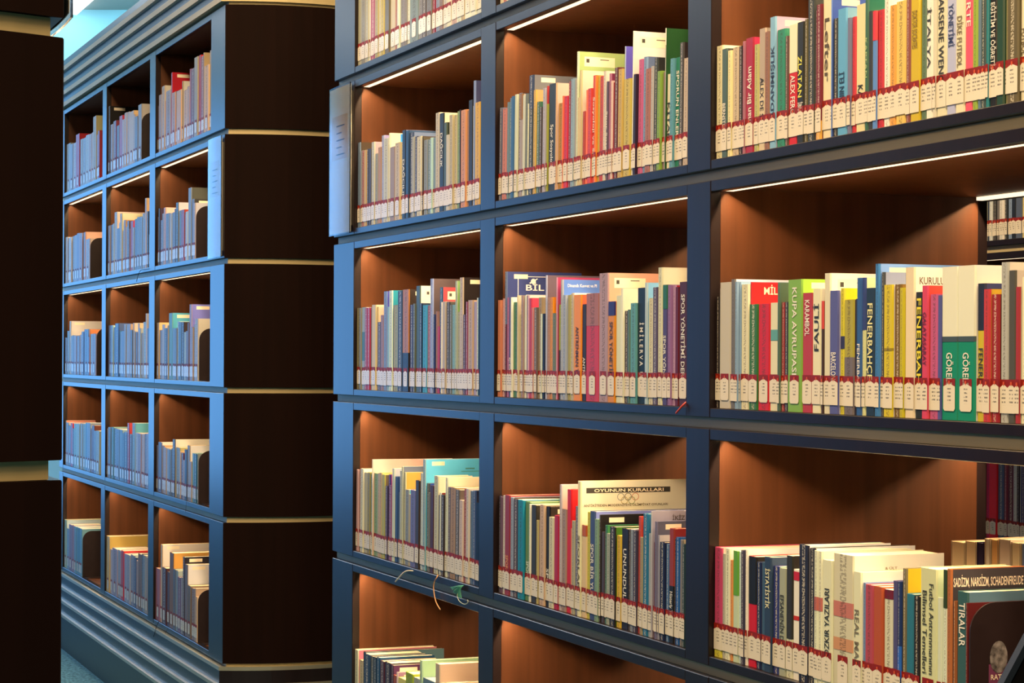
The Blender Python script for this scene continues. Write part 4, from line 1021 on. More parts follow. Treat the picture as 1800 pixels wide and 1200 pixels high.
(1,-38440,464,170,137,203,174,160,203,174,160,0,0,0,0,[],[],0),
(1,-37976,571,183,132,89,106,160,89,106,160,0,0,0,0,[],[],0),
(1,-37405,1015,192,136,114,144,195,114,144,195,0,0,0,0,[],[],0),
(1,-36381,334,160,133,108,113,146,108,113,146,0,0,0,0,[],[],0),
(1,-36047,103,191,128,203,129,89,203,129,89,0,0,0,0,[],[],0),
(1,-35939,551,171,128,187,212,216,187,212,216,0,0,0,0,[],[],0),
(1,-35388,975,171,128,171,159,174,171,159,174,0,0,0,0,[],[],0),
(1,1,3),
(1,-31888,964,201,138,154,159,195,154,159,195,0,0,0,0,[],[],0),
(1,-30924,285,200,138,179,212,209,179,212,209,0,0,0,0,[],[],0),
(1,-30638,377,192,133,122,151,188,122,151,188,0,0,0,0,[],[],0),
(1,-30261,740,207,144,73,98,160,73,98,160,0,0,0,0,[],[],0),
(1,-29514,184,177,133,73,136,188,73,136,188,0,0,0,0,[],[],0),
(1,-29330,365,173,132,162,167,195,162,167,195,0,0,0,0,[],[],0),
(1,-28964,541,176,135,130,151,195,130,151,195,0,0,0,0,[],[],0),
(1,-28424,351,201,140,171,174,188,171,174,188,0,0,0,0,[],[],0),
(1,-28072,442,200,142,187,189,195,187,189,195,0,0,0,0,[],[],0),
(1,-27630,437,201,145,179,159,153,179,159,153,0,0,0,0,[],[],0),
(1,-27188,346,178,132,114,136,181,114,136,181,0,0,0,0,[],[],0),
(1,-26842,252,204,138,219,189,146,201,200,197,0,0,0,0,[],[],0),
(1,-26583,256,174,138,187,182,181,187,182,181,0,0,0,0,[],[],0),
(1,-26326,423,170,136,124,106,111,124,106,111,0,0,0,0,[],[],0),
(1,-25903,328,201,140,219,189,160,219,189,160,0,0,0,0,[],[],0),
(1,-25570,333,183,131,171,182,195,171,182,195,0,0,0,0,[],[],0),
(1,-25234,330,165,133,179,167,139,179,167,139,0,0,0,0,[],[],0),
(1,-24904,562,205,143,195,212,209,195,212,209,0,0,0,0,[],[],0),
(1,-24342,235,235,159,227,212,195,187,192,224,0,0,0,0,[],[],0),
(1,-24096,320,181,127,114,121,160,114,121,160,0,0,0,0,[],[],0),
(1,2,3),
(1,-22401,394,199,130,219,189,146,219,189,146,0,0,0,0,[],[],0),
(1,-22001,467,172,136,162,151,146,162,151,146,0,0,0,0,[],[],0),
(1,-21535,457,191,129,203,189,174,203,189,174,0,0,0,0,[],[],0),
(1,-21075,456,178,133,73,68,75,73,68,75,0,0,0,0,[],[],0),
(1,-20619,149,187,129,179,174,174,179,174,174,0,0,0,0,[],[],0),
(1,-20470,588,229,159,114,174,174,75,162,206,0,0,2,0,[],[],0),
(1,-19871,441,176,129,130,159,188,130,159,188,0,0,0,0,[],[],0),
(1,-19430,364,176,132,122,136,167,122,136,167,0,0,0,0,[],[],0),
(1,-19066,356,198,129,203,220,216,203,220,216,0,0,0,0,[],[],0),
(1,-18710,428,196,127,98,129,174,98,129,174,0,0,0,0,[],[],0),
(1,-18282,353,195,128,59,53,61,59,53,61,0,0,0,0,[],[],0),
(1,-17923,280,161,129,187,212,216,187,212,216,0,0,0,0,[],[],0),
(1,-17643,277,164,133,130,129,160,130,129,160,0,0,0,0,[],[],0),
(1,-17366,201,192,128,108,83,75,108,83,75,0,0,0,0,[],[],0),
(1,-17165,330,252,179,179,159,188,110,118,215,0,0,1,0,[],[],0),
(1,-16820,271,176,132,171,151,139,171,151,139,0,0,0,0,[],[],0),
(1,-16549,334,185,132,179,167,153,179,167,153,0,0,0,0,[],[],0),
(1,-16214,435,203,144,195,189,181,201,200,197,0,0,0,0,[],[],0),
(1,0,4),
(1,-42077,276,195,128,179,182,188,208,140,135,0,0,0,0,[],[],0),
(1,-41799,682,187,132,158,167,188,158,167,188,0,0,0,0,[],[],0),
(1,-41113,539,175,132,114,144,181,114,144,181,0,0,0,0,[],[],0),
(1,-40574,530,188,127,203,45,47,173,36,55,0,0,0,0,[],[],0),
(1,-40038,396,167,139,59,53,75,59,53,75,0,0,0,0,[],[],0),
(1,-39642,777,189,130,146,189,181,146,189,181,0,0,0,0,[],[],0),
(1,-38864,642,192,128,171,197,188,171,197,188,0,0,0,0,[],[],0),
(1,-38222,634,194,133,162,167,153,162,167,153,0,0,0,0,[],[],0),
(1,-37588,625,195,129,146,174,167,146,174,167,0,0,0,0,[],[],0),
(1,-36963,617,200,134,98,151,188,98,151,188,0,0,0,0,[],[],0),
(1,-36346,730,202,140,138,159,195,138,159,195,0,0,0,0,[],[],0),
(1,-35610,241,179,128,146,144,174,146,144,174,0,0,0,0,[],[],0),
(1,-35369,593,194,128,108,60,54,108,60,54,0,0,0,0,[],[],0),
(1,-34771,472,174,136,130,151,174,130,151,174,0,0,0,0,[],[],0),
(1,-34299,698,176,130,171,189,188,171,189,188,0,0,0,0,[],[],0),
(1,1,4),
(1,-31888,281,192,136,195,174,160,195,174,160,0,0,0,0,[],[],0),
(1,-31607,534,199,133,122,136,160,122,136,160,0,0,0,0,[],[],0),
(1,-31073,529,201,147,106,159,174,106,159,174,0,0,0,0,[],[],0),
(1,-30543,523,198,131,49,75,89,49,75,89,0,0,0,0,[],[],0),
(1,-30020,721,198,130,122,144,181,122,144,181,0,0,0,0,[],[],0),
(1,-29298,608,197,130,114,151,188,114,151,188,0,0,0,0,[],[],0),
(1,-28687,400,186,137,98,136,174,98,136,174,0,0,0,0,[],[],0),
(1,-28287,593,192,135,73,98,139,73,98,139,0,0,0,0,[],[],0),
(1,-27694,383,227,160,171,60,68,171,60,68,0,0,0,0,[],[],0),
(1,-27301,483,187,128,91,70,75,91,70,75,0,0,0,0,[],[],0),
(1,-26818,563,230,164,146,174,181,82,155,188,0,0,0,0,[],[],0),
(1,-26246,471,195,139,211,205,202,211,205,202,0,0,0,0,[],[],0),
(1,-25775,650,195,134,171,151,167,171,151,167,0,0,0,0,[],[],0),
(1,-25124,367,195,127,211,189,181,211,189,181,0,0,0,0,[],[],0),
(1,-24757,182,196,127,187,182,195,187,182,195,0,0,0,0,[],[],0),
(1,-24575,452,197,128,75,37,47,75,37,47,0,0,0,0,[],[],0),
(1,-24124,411,200,138,179,167,181,179,167,181,0,0,0,0,[],[],0),
(1,2,4),
(1,-22401,315,164,127,130,129,146,130,129,146,0,0,0,0,[],[],0),
(1,-22086,603,177,128,114,113,146,208,207,215,0,0,0,0,[],[],0),
(1,-21481,342,167,135,179,151,125,179,151,125,0,0,0,0,[],[],0),
(1,-21138,423,162,138,195,174,153,195,174,153,0,0,0,0,[],[],0),
(1,-20714,418,160,129,162,167,174,162,167,174,0,0,0,0,[],[],0),
(1,-20296,413,158,139,114,121,125,114,121,125,0,0,0,0,[],[],0),
(1,-19882,245,163,133,65,68,75,65,68,75,0,0,0,0,[],[],0),
(1,-19637,400,196,137,75,68,61,201,203,206,0,0,0,0,[],[],0),
(1,-19232,641,170,138,162,159,125,162,159,125,0,0,0,0,[],[],0),
(1,-18588,159,158,138,203,174,139,203,174,139,0,0,0,0,[],[],0),
(1,-18428,393,155,127,91,37,47,91,37,47,0,0,0,0,[],[],0),
(1,-18030,312,132,131,187,159,139,187,159,139,0,0,0,0,[],[],0),
(1,-17718,379,169,134,65,60,61,65,60,61,0,0,0,0,[],[],0),
(1,-17340,379,184,138,162,144,111,201,203,215,0,0,0,0,[],[],0),
(1,-16950,303,132,128,171,159,153,171,159,153,0,0,0,0,[],[],0),
(1,-16647,295,161,131,130,182,181,130,182,181,0,0,0,0,[],[],0),
(1,-16352,445,161,137,41,91,103,41,91,103,0,0,0,0,[],[],0),
(1,-15907,118,162,128,130,144,146,130,144,146,0,0,0,0,[],[],0),
(1,0,5),
(1,-42078,605,210,200,171,197,174,187,214,236,0,0,0,0,[],[],0),
(1,-41463,663,176,132,130,174,202,130,174,202,0,0,0,0,[],[],0),
(1,-40800,810,199,131,146,129,160,146,129,160,0,0,0,0,[],[],0),
(1,-39989,482,201,144,162,129,153,162,129,153,0,0,0,0,[],[],0),
(1,-39505,477,199,138,114,167,202,114,167,202,0,0,0,0,[],[],0),
(1,-39028,472,200,129,98,151,188,98,151,188,0,0,0,0,[],[],0),
(1,-38556,467,200,145,89,151,188,89,151,188,0,0,0,0,[],[],0),
(1,-38088,523,201,145,114,167,195,114,167,195,0,0,0,0,[],[],0),
(1,1,5),
(1,-31888,674,220,200,219,189,125,194,170,99,0,0,0,0,[],[],0),
(1,-31202,531,173,137,203,182,181,203,182,181,0,0,0,0,[],[],0),
(1,-30671,1041,183,134,171,159,181,171,159,181,0,0,0,0,[],[],0),
(1,-29629,511,184,138,162,174,195,162,174,195,0,0,0,0,[],[],0),
(1,-29117,253,182,131,203,151,146,203,151,146,0,0,0,0,[],[],0),
(1,-28864,500,188,132,203,53,61,203,53,61,0,0,0,0,[],[],0),
(1,-28361,617,180,130,162,167,195,162,167,195,0,0,0,0,[],[],0),
(1,-27744,728,183,136,171,174,195,171,174,195,0,0,0,0,[],[],0),
(1,-27016,596,189,133,154,159,181,154,159,181,0,0,0,0,[],[],0),
(1,-26418,470,186,130,73,91,139,73,91,139,0,0,0,0,[],[],0),
(1,-25945,349,175,129,187,159,146,187,159,146,0,0,0,0,[],[],0),
(1,-25596,683,205,145,140,106,75,140,106,75,0,0,0,0,[],[],0),
(1,-24914,227,209,143,65,83,103,65,83,103,0,0,0,0,[],[],0),
(1,-24686,449,207,145,146,159,174,146,159,174,0,0,0,0,[],[],0),
(1,-24236,399,205,141,179,167,160,179,167,160,0,0,0,0,[],[],0),
(1,2,5),
(1,-22401,796,182,133,171,106,118,171,106,118,0,0,0,0,[],[],0),
(1,-21605,318,272,190,219,189,153,208,207,215,0,0,1,0,[],[],0),
(1,-21270,663,195,129,81,53,61,81,53,61,0,0,0,0,[],[],0),
(1,-20604,436,186,136,91,68,75,91,68,75,0,0,0,0,[],[],0),
(1,-20168,630,257,160,140,100,61,194,148,81,0,0,0,0,[],[],0),
(1,-19526,423,205,136,108,113,125,108,113,125,0,0,0,0,[],[],0),
(1,-19101,314,204,142,146,167,181,146,167,181,0,0,0,0,[],[],0),
(1,-18782,518,185,136,114,75,118,114,75,118,0,0,0,0,[],[],0),
(1,-18264,307,189,135,162,159,167,162,159,167,0,0,0,0,[],[],0),
(1,-17957,291,261,110,65,53,61,33,32,46,0,0,1,0,[],[],0),
(1,-17661,402,239,110,124,113,118,208,214,233,0,0,2,0,[],[],0),
(1,-17244,497,173,128,124,110,96,124,110,96,0,0,0,0,[],[],0),
(1,-16746,490,169,130,124,100,96,124,100,96,0,0,0,0,[],[],0),
(1,-16256,252,173,137,179,159,146,179,159,146,0,0,0,0,[],[],0),
(1,-15999,231,148,135,219,189,153,219,189,153,0,0,0,0,[],[],0),
(2,0,2),
(1,2826,206,215,150,113,111,110,113,111,110,0,0,0,0,[],[],0),
(1,3031,204,220,150,52,64,91,52,64,91,0,0,0,0,[],[],0),
(1,3236,162,205,150,178,162,139,178,162,139,0,0,0,0,[],[],0),
(1,3398,182,215,150,81,55,81,81,55,81,0,0,0,0,[],[],0),
(1,3580,100,205,150,229,233,217,229,233,217,0,0,0,0,[],[],0),
(1,3680,80,225,150,52,64,91,52,64,91,0,0,0,0,[],[],0),
(1,3760,140,220,150,212,224,236,212,224,236,0,0,0,0,[],[],0),
(1,3900,99,215,150,62,66,76,62,66,76,0,0,0,0,[],[],0),
(1,3999,119,225,150,47,51,57,47,51,57,0,0,0,0,[],[],0),
(1,4118,99,210,150,113,113,120,113,113,120,0,0,0,0,[],[],0),
(1,4217,177,222,150,221,224,227,221,224,227,0,0,0,0,[],[],0),
(1,4394,98,230,150,236,236,236,236,236,236,0,0,0,0,[],[],0),
(1,4491,136,225,150,43,51,61,43,51,61,0,0,0,0,[],[],0),
(1,4628,194,215,150,136,162,207,136,162,207,0,0,0,0,[],[],0),
(1,4821,192,220,150,35,42,57,35,42,57,0,0,0,0,[],[],0),
(1,5014,267,225,150,85,99,130,85,99,130,0,0,0,0,[],[],0),
(1,5281,190,210,150,212,206,159,212,206,159,0,0,0,0,[],[],0),
(1,5471,263,225,150,60,73,120,60,73,120,0,0,0,0,[],[],0),
(1,5734,298,215,150,119,55,71,119,55,71,0,0,0,0,[],[],0),
(1,6032,258,220,150,187,188,178,187,188,178,0,0,0,0,[],[],0),
(2,0,4),
(1,2779,274,215,150,94,108,149,94,108,149,0,0,0,0,[],[],0),
(1,3053,272,205,150,178,171,149,178,171,149,0,0,0,0,[],[],0),
(1,3325,336,220,150,102,73,71,102,73,71,0,0,0,0,[],[],0),
(1,3661,178,245,150,204,55,120,204,55,120,0,0,0,0,[],[],0),
(1,3839,375,245,150,236,37,52,236,37,52,0,0,0,0,[],[],0),
(1,4214,283,230,150,79,99,149,79,99,149,0,0,0,0,[],[],0),
(1,4497,151,225,150,136,55,81,136,55,81,0,0,0,0,[],[],0),
(1,4649,301,212,150,98,37,61,98,37,61,0,0,0,0,[],[],0),
(1,4949,149,230,150,212,224,236,212,224,236,0,0,0,0,[],[],0),
(1,5098,148,228,150,47,42,61,47,42,61,0,0,0,0,[],[],0),
(1,5247,42,225,150,204,215,236,204,215,236,0,0,0,0,[],[],0),
(1,5289,210,215,150,64,64,130,64,64,130,0,0,0,0,[],[],0),
(1,5500,251,222,150,132,131,130,132,131,130,0,0,0,0,[],[],0),
(1,5750,248,215,150,195,64,91,195,64,91,0,0,0,0,[],[],0),
(1,5999,287,225,150,52,82,110,52,82,110,0,0,0,0,[],[],0),
(2,0,3),
(1,2779,546,215,150,94,108,149,94,108,149,0,0,0,0,[],[],0),
(1,3325,336,220,150,102,73,71,102,73,71,0,0,0,0,[],[],0),
(1,3661,178,225,150,170,55,120,170,55,120,0,0,0,0,[],[],0),
(1,3839,375,235,150,68,91,52,68,91,52,0,0,0,0,[],[],0),
(1,4214,283,230,150,79,99,149,79,99,149,0,0,0,0,[],[],0),
(1,4497,151,225,150,136,55,81,136,55,81,0,0,0,0,[],[],0),
(1,4649,301,212,150,212,197,159,212,197,159,0,0,0,0,[],[],0),
(1,4949,298,230,150,212,224,236,212,224,236,0,0,0,0,[],[],0),
(1,5247,253,225,150,204,215,236,204,215,236,0,0,0,0,[],[],0),
(1,5500,251,222,150,132,131,130,132,131,130,0,0,0,0,[],[],0),
(1,5750,372,215,150,195,64,91,195,64,91,0,0,0,0,[],[],0),
]
stuff = dict(v=[], f=[], c=[], k=[], u=[], m=[])
def to_stuff(T, v, f, cols, inks, uvs, mi):
    n = len(stuff['v']); stuff['v'] += [tuple(T @ Vector(p)) for p in v]; stuff['f'] += [tuple(n+i for i in q) for q in f]
    stuff['c'] += cols; stuff['k'] += inks; stuff['u'] += uvs; stuff['m'] += mi
LB_MATS = [M['label'], M['label_red'], M['label_drop']]
used_labels = {}
case = None; idx = 0
for entry in BOOKS:
    if len(entry) == 3:
        case, bay, row = entry; idx = 0; continue
    idx += 1
    st, u, w_, h, d, r1, g1, b1, r2, g2, b2, push, lean, stick, ct, bands, texts, patch = entry
    u, w_, h, d, push = u/1e4, w_/1e4-.0006, h/1e3, d/1e3, push/1e3
    c1 = lin((r1, g1, b1)); c2 = lin((r2, g2, b2)); bands = [(q[0], q[1], lin(q[2:])) for q in bands]
    jit = random.uniform(-.002, .0025); push = push+0
    v0 = (1.71 if case == 2 else 0)+.008+jit+push; zs = ZS[row]+.0002
    lean = math.radians(lean)
    u -= .12*math.tan(lean)
    loc = W((u+w_/2, v0, zs))
    lum = .3*c1[0]+.6*c1[1]+.1*c1[2]
    hasttl = bool(texts)
    ink = ((.8, .76, .66) if lum < .16 else (.06, .045, .04))+((0.0,) if hasttl or random.random() < .25 else (.8,))
    bv, bf, bc, bu, bm_, pv, pf = book_arrays(w_, h, d, c1, c2, bands, idx)
    lv, lf, lu = label_arrays(w_)
    sh = Matrix.Translation((-w_/2, 0, 0)); LEAN = Matrix.Translation((w_/2, 0, 0)) @ Matrix.Rotation(lean, 4, 'Y') @ Matrix.Translation((-w_/2, 0, 0))
    if st:
        T = Matrix.Translation(loc) @ ROT @ LEAN @ sh
        ik = [ink]*len(bf); to_stuff(T, bv, bf, bc, ik, bu, [0]*len(bf))
        to_stuff(T, pv, pf, [(1, 1, 1)]*len(pf), [(0, 0, 0, 0)]*len(pf), [[(0, 0)]*4]*len(pf), [1]*len(pf))
        if stick:
            xs_ = w_+.0001; to_stuff(T, [(xs_, .016, h-.017), (xs_, .06, h-.017), (xs_, .06, h-.006), (xs_, .016, h-.006)], [(0, 1, 2, 3)], [(1, 1, 1)], [(0, 0, 0, 0)], [[(0, 0)]*4], [5])
        to_stuff(T, lv, lf, [(1, 1, 1)]*3, [(0, 0, 0, 0)]*3, lu, [2, 3, 4])
        continue
    def mk(name, vv, ff, mats, parent=None):
        me = bpy.data.meshes.new(name); me.from_pydata([tuple(sh @ Vector(p)) for p in vv], [], ff); return link(name, me, parent, mats)
    bo = mk('book', bv, bf, M['book']); put_layers(bo.data, bc, [ink]*len(bf), bu)
    bo.matrix_world = Matrix.Translation(loc) @ ROT @ LEAN
    mk('page_block', pv, pf, M['page'], bo)
    lo = mk('call_number_label', lv, lf, LB_MATS, bo); lo.data.polygons.foreach_set('material_index', [0, 1, 2])
    ul = lo.data.uv_layers.new(name='UVMap'); ul.data.foreach_set('uv', [x for q in lu for p in q for x in p])
    for s, tr_, tg_, tb_, dr, f0, f1 in texts:
        tc_ = (tr_, tg_, tb_); za, zb = h*(1-f0), max(h*(1-f1), .014); cap = min(w_*.56, .014)
        if 'Temel' in s or 'Antrenmanının' in s: cap = w_*.27
        off = w_*(-.2 if 'Temel' in s else .2 if 'Antrenmanının' in s else 0)
        e = -.0005
        if dr == 0: fn = lambda x, y: (-cap/2+cap*y+off, e, za+(zb-za)*x)
        else: fn = lambda x, y: (cap/2-cap*y, e, zb+(za-zb)*x)
        text_obj('spine_title', s, inkmat(tc_), bo, fn)
    xr = w_/2+.00006
    def quad(name, mat, ya, yb, ta, tb, lift=.00008):   # flat print on the front cover: mm from spine, mm from top
        return link(name, (lambda me: (me.from_pydata([(xr+lift, ya/1e3, h-tb/1e3), (xr+lift, yb/1e3, h-tb/1e3), (xr+lift, yb/1e3, h-ta/1e3), (xr+lift, ya/1e3, h-ta/1e3)], [], [(0, 1, 2, 3)]), me)[1])(bpy.data.meshes.new(name)), bo, mat)
    k = stick
    if k == 1: quad('cover_sticker', M['sticker'], 16, 46, 5, 14); 
    if k == 2:
        stk = quad('cover_sticker', M['sticker'], 12, 74, 9, 27)
        for z_ in ((16, 22, 13, 20), (44, 62, 13, 14.5)): quad('sticker_print', M['ink'], *z_, .00018).parent = stk
    if patch: quad('cover_print', inkmat(patch), 26, 70, 2, 22)
    if ct == 6:
        quad('title_bar', M['ink'], 11, 183, 12.5, 22.5, .00008)
        for i, (cx, cy, cc) in enumerate([(81, 30, '607080'), (96, 30, '404040'), (111, 30, 'a86050'), (88.5, 37, '98884c'), (103.5, 37, '60784c')]):
            mr = MB()
            for q in range(20):
                t0, t1 = 2*math.pi*q/20, 2*math.pi*(q+1)/20
                mr.add([(xr+.0002, (cx+r_*math.cos(t))/1e3, h-(cy+r_*math.sin(t))/1e3) for r_, t in ((6, t0), (6, t1), (7.2, t1), (7.2, t0))], [(0, 1, 2, 3)])
            mr.build('printed_ring', inkmat(cc), bo, recalc=False)
    if ct == 4:
        quad('print_line', inkmat('e8e8e8'), 24, 150, 9, 10.2); quad('print_line', inkmat('e8e8e8'), 24, 25.4, 9, 60)
        mr = MB(); mr.add([(xr+.0002, (58+5.5*math.cos(t*.4488))/1e3, h-(19+5.5*math.sin(t*.4488))/1e3) for t in range(14)], [tuple(range(14))]); mr.build('printed_planet', inkmat('f4f4f4'), bo, recalc=False)
        mr = MB(); mr.add([(xr+.0003, y/1e3, h-z/1e3) for y, z in ((49, 22), (66, 13), (68, 14), (51, 24))], [(0, 1, 2, 3)]); mr.build('printed_planet', inkmat('f4f4f4'), bo, recalc=False)
    if ct == 2:
        quad('print_line', inkmat('3c7c88'), 96, 118, 20, 23, .00018); quad('print_line', inkmat('3c7c88'), 86, 140, 27, 28.5, .00018)
    if ct == 3:
        mr = MB(); mr.fn = lambda p: p
        for q in range(14):
            A = [(xr+.0002, (150+rr*math.cos(math.pi+t)*.9)/1e3, h-(75+rr*math.sin(math.pi+t)*1.1)/1e3) for rr, t in ((58, math.pi*q/14), (58, math.pi*(q+1)/14), (50, math.pi*(q+1)/14), (50, math.pi*q/14))]
            mr.add(A, [(0, 1, 2, 3)])
        mr.build('printed_arch', inkmat('b83020'), bo, recalc=False)
    for (s, tc_, ya, top, cap, wid) in CT.get(ct, []):
        text_obj('cover_title', s, inkmat(tc_), bo, lambda x, y: (xr+.00028, (ya+wid*x)/1e3, h-(top+cap*(1-y))/1e3))
    # words
    size = 'tall' if h > .24 else 'short' if h < .19 else ''
    thick = 'thick' if w_ > .026 else 'thin' if w_ < .009 else ''
    nmz = cname((r1, g1, b1))
    bw = {0: 'left', 1: 'middle', 2: 'right'}[bay]
    ttl = next((t[0] for t in texts if t[0] in SAFE), None)
    if ttl:
        lab = '%s book lettered %s, %s from left, %s shelf, %s bay' % (nmz, ' '.join(ttl.split()), nth(idx), ROWW[row], bw)
    else:
        lab = ' '.join(x for x in (size, thick, nmz, 'book, %s from left on %s shelf of %s bay' % (nth(idx), ROWW[row], bw)) if x)
    tag(bo, lab, 'book', 'books on the %s shelf of the %s bay' % (ROWW[row], bw))
me = bpy.data.meshes.new('shelved_books'); me.from_pydata(stuff['v'], [], stuff['f']); me.polygons.foreach_set('material_index', stuff['m'])
so = link('shelved_books', me, None, [M['book'], M['page']]+LB_MATS+[M['sticker']]); put_layers(me, stuff['c'], stuff['k'], stuff['u'])
tag(so, 'the many smaller labelled books packed on the far and upper shelves', 'books', kind='stuff')
# books shelved from the other side, page edges towards us
for i, (u, w_, h, cr_, cg_, cb_) in enumerate([(2.2334, 0.0398, 0.183, 240, 216, 176), (2.2747, 0.0306, 0.187, 240, 216, 176), (2.3072, 0.0194, 0.187, 44, 36, 72), (2.3292, 0.0151, 0.195, 232, 224, 208), (2.3458, 0.0204, 0.195, 232, 184, 120), (2.3677, 0.0327, 0.198, 232, 216, 200), (2.4018, 0.0244, 0.195, 236, 220, 184), (2.4275, 0.0209, 0.195, 112, 136, 192), (2.4501, 0.0257, 0.201, 232, 216, 184)]):
    c_ = (cr_, cg_, cb_)
    w_ -= .0006; d = .13
    bv, bf, bc, bu, bm_, pv, pf = book_arrays(w_, h, d, lin('b8a890') if cr_ > 90 else lin(c_), lin(c_), [], i)
    me = bpy.data.meshes.new('book'); me.from_pydata([(p[0]-w_/2, d-p[1], p[2]) for p in bv], [], [q[::-1] for q in bf])
    bo = link('book', me, None, M['book']); put_layers(me, bc, [(0, 0, 0, 0)]*len(bf), [u_[::-1] for u_ in bu])
    bo.matrix_world = Matrix.Translation(W((u+w_/2, .395, ZS[4]+.0002))) @ ROT
    mp_ = bpy.data.meshes.new('page_block'); mp_.from_pydata([(p[0]-w_/2, d-p[1], p[2]) for p in pv], [], [q[::-1] for q in pf])
    link('page_block', mp_, bo, plain('page_tint', lin(c_), .9))
    tag(bo, '%s book seen from its page edges, %s of those facing away, fourth shelf' % (cname(c_), nth(i+1)), 'book', 'books facing the other aisle')
# ------------------------------------------------------------------ bookends
def bookend(u, z, h, dep, label, sticker=False):
    base = W((u, .006, z)); T = Matrix.Translation(base) @ ROT
    root = empty('bookend', base, label, 'bookend', 'dark rounded bookends'); root.rotation_euler = (0, 0, ANG)
    r = .038; pts = [(0, .0015), (dep, .0015), (dep, h)]
    pts += [(r-r*math.sin(math.pi/2*t/8)*1.0, h-r+r*math.cos(math.pi/2*t/8)) for t in range(9)]
    m = MB(); m.prism(pts, -.0012, .0012, ax=0); m.build('plate', M['bookend'], root)
    m = MB(); m.box((.0013, .01, .0003), (.05, dep-.01, .0014)); m.build('foot', M['bookend'], root)
    if sticker:
        xs = .0016
        m = MB(); m.add([(xs, .028, .022), (xs, .062, .022), (xs, .062, .086), (xs, .028, .086)], [(0, 1, 2, 3)]); m.build('sticker', M['purple'], root, recalc=False)
        m = MB(); cs = [(xs+.0003, .043+.0135*math.cos(t*.314), .095+.021*math.sin(t*.314)) for t in range(20)]; m.add(cs, [tuple(range(20))]); m.build('sticker_portrait', noisy('grey_portrait', (.02, .02, .025), (.30, .29, .32), (120, 120, 120), .5), root, recalc=False)
        text_obj('sticker_lettering', 'RAT T', M['sticker'], root, lambda x, y: (xs+.0006, .031+.024*x, .066+.007*y))
    return root
bookend(2.8744, -0.4785, 0.166, 0.150, 'dark rounded bookend with a purple sticker, fourth shelf of right bay', True)
bookend(-3.5811, 0.3215, 0.170, 0.130, 'dark bookend on second shelf, far left bay of farther bookcase', False)
bookend(-1.6123, 0.3215, 0.173, 0.130, 'dark bookend on second shelf beside the acrylic holder, farther bookcase', False)
bookend(-3.4223, -0.0785, 0.195, 0.130, 'dark bookend on third shelf, far left bay of farther bookcase', False)
bookend(-1.5590, -0.0785, 0.171, 0.130, 'dark bookend on third shelf, right bay of farther bookcase', False)
bookend(-1.5605, -0.4785, 0.173, 0.130, 'dark bookend on fourth shelf, right bay of farther bookcase', False)
bookend(-3.7311, -0.9310, 0.195, 0.130, 'dark bookend on bottom shelf, far left bay of farther bookcase', False)
bookend(-1.5596, -0.9310, 0.173, 0.130, 'dark bookend on bottom shelf, right bay of farther bookcase', False)
bookend(-2.5195, 0.7215, 0.176, 0.130, 'dark bookend on top shelf, middle bay of farther bookcase', False)
# ------------------------------------------------------------------ acrylic notice holders on the end stiles
def holder(FN, u0, u1, label, flip=1):
    z0, z1 = ZB[2]+.012, ZB[1]-.012
    base = FN(((u0+u1)/2, -.012, z0)); root = empty('sign_holder', base, label, 'sign holder', 'acrylic sign holders')
    n = 8
    def curve(off):
        return [(u0+(u1-u0)*i/n, -.006-off-.002*math.sin(math.pi*i/n)) for i in range(n+1)]
    m = MB(FN); A = curve(.004); Bq = curve(.0015); m.prism(A+Bq[::-1], z0, z1); m.build('clear_front', M['acrylic'], root, base)
    m = MB(FN); A = curve(.0008); Bq = curve(0); m.prism(A+Bq[::-1], z0+.004, z1-.004); m.build('back_plate', M['mirror'], root, base)
    m = MB(FN); A = [(a, b_-.0004) for a, b_ in curve(.0008)][1:-1]; Bq = [(a, b_-.0001) for a, b_ in curve(.0008)][1:-1]; m.prism(A+Bq[::-1], z0+.19, z1-.075); m.build('notice_sheet', M['sheet'], root, base)
    for q in range(5):
        m = MB(FN); zz = z1-.10-q*.018; A = [(a, b_-.0008) for a, b_ in curve(.0008)][3:(6 if q % 2 else 7)]; Bq = [(a, b_-.0005) for a, b_ in curve(.0008)][3:(6 if q % 2 else 7)]; m.prism(A+Bq[::-1], zz-.003, zz); m.build('print_line', M['frame'], root, base)
    m = MB(FN); m.box((u0+.01, -.0065, z0+.02), (u1-.01, -.0005, z1-.02)); m.build('mounting_pad', M['alu'], root, base)
    return root
holder(W, -.012, .168, 'clear acrylic sign holder on the left post of the near bookcase')
holder(W, LB[2][1]+.004, LR-.008, 'clear acrylic sign holder on the right post of the farther bookcase')
holder(W3, -.165, -.012, 'clear acrylic sign holder edge-on at the top left corner')
# ------------------------------------------------------------------ ribbons
def ribbon(name, pts, wd, mat, label, cat='bookmark', up=False):
    c = bpy.data.curves.new(name, 'CURVE'); c.dimensions = '3D'; c.bevel_depth = wd; c.bevel_resolution = 1; c.resolution_u = 6
    s = c.splines.new('NURBS'); s.points.add(len(pts)-1); s.use_endpoint_u = True; s.order_u = 3
    o0 = pts[0]
    for p, q in zip(s.points, pts): p.co = (q[0]-o0[0], q[1]-o0[1], q[2]-o0[2], 1)
    tmp = bpy.data.objects.new(name, c); me = bpy.data.meshes.new_from_object(tmp); bpy.data.objects.remove(tmp)
    o = link(name, me, None, mat); o.location = o0
    if label: tag(o, label, cat, 'ribbon bookmarks hanging over shelf edges')
    return o
TM = [plain('tassel_green', (.08, .36, .26), .6), plain('tassel_thread', (.45, .52, .45), .6)]
ribbon('bookmark_ribbon', [(-0.2201, 4.7833, -0.4845), (-0.237, 4.8101, -0.4847), (-0.2516, 4.8421, -0.4978), (-0.2681, 4.8818, -0.5191)], 0.0017, plain('white_ribbon', (.7,.66,.55)), 'white ribbon bookmark drooping over fourth shelf edge, left bay')
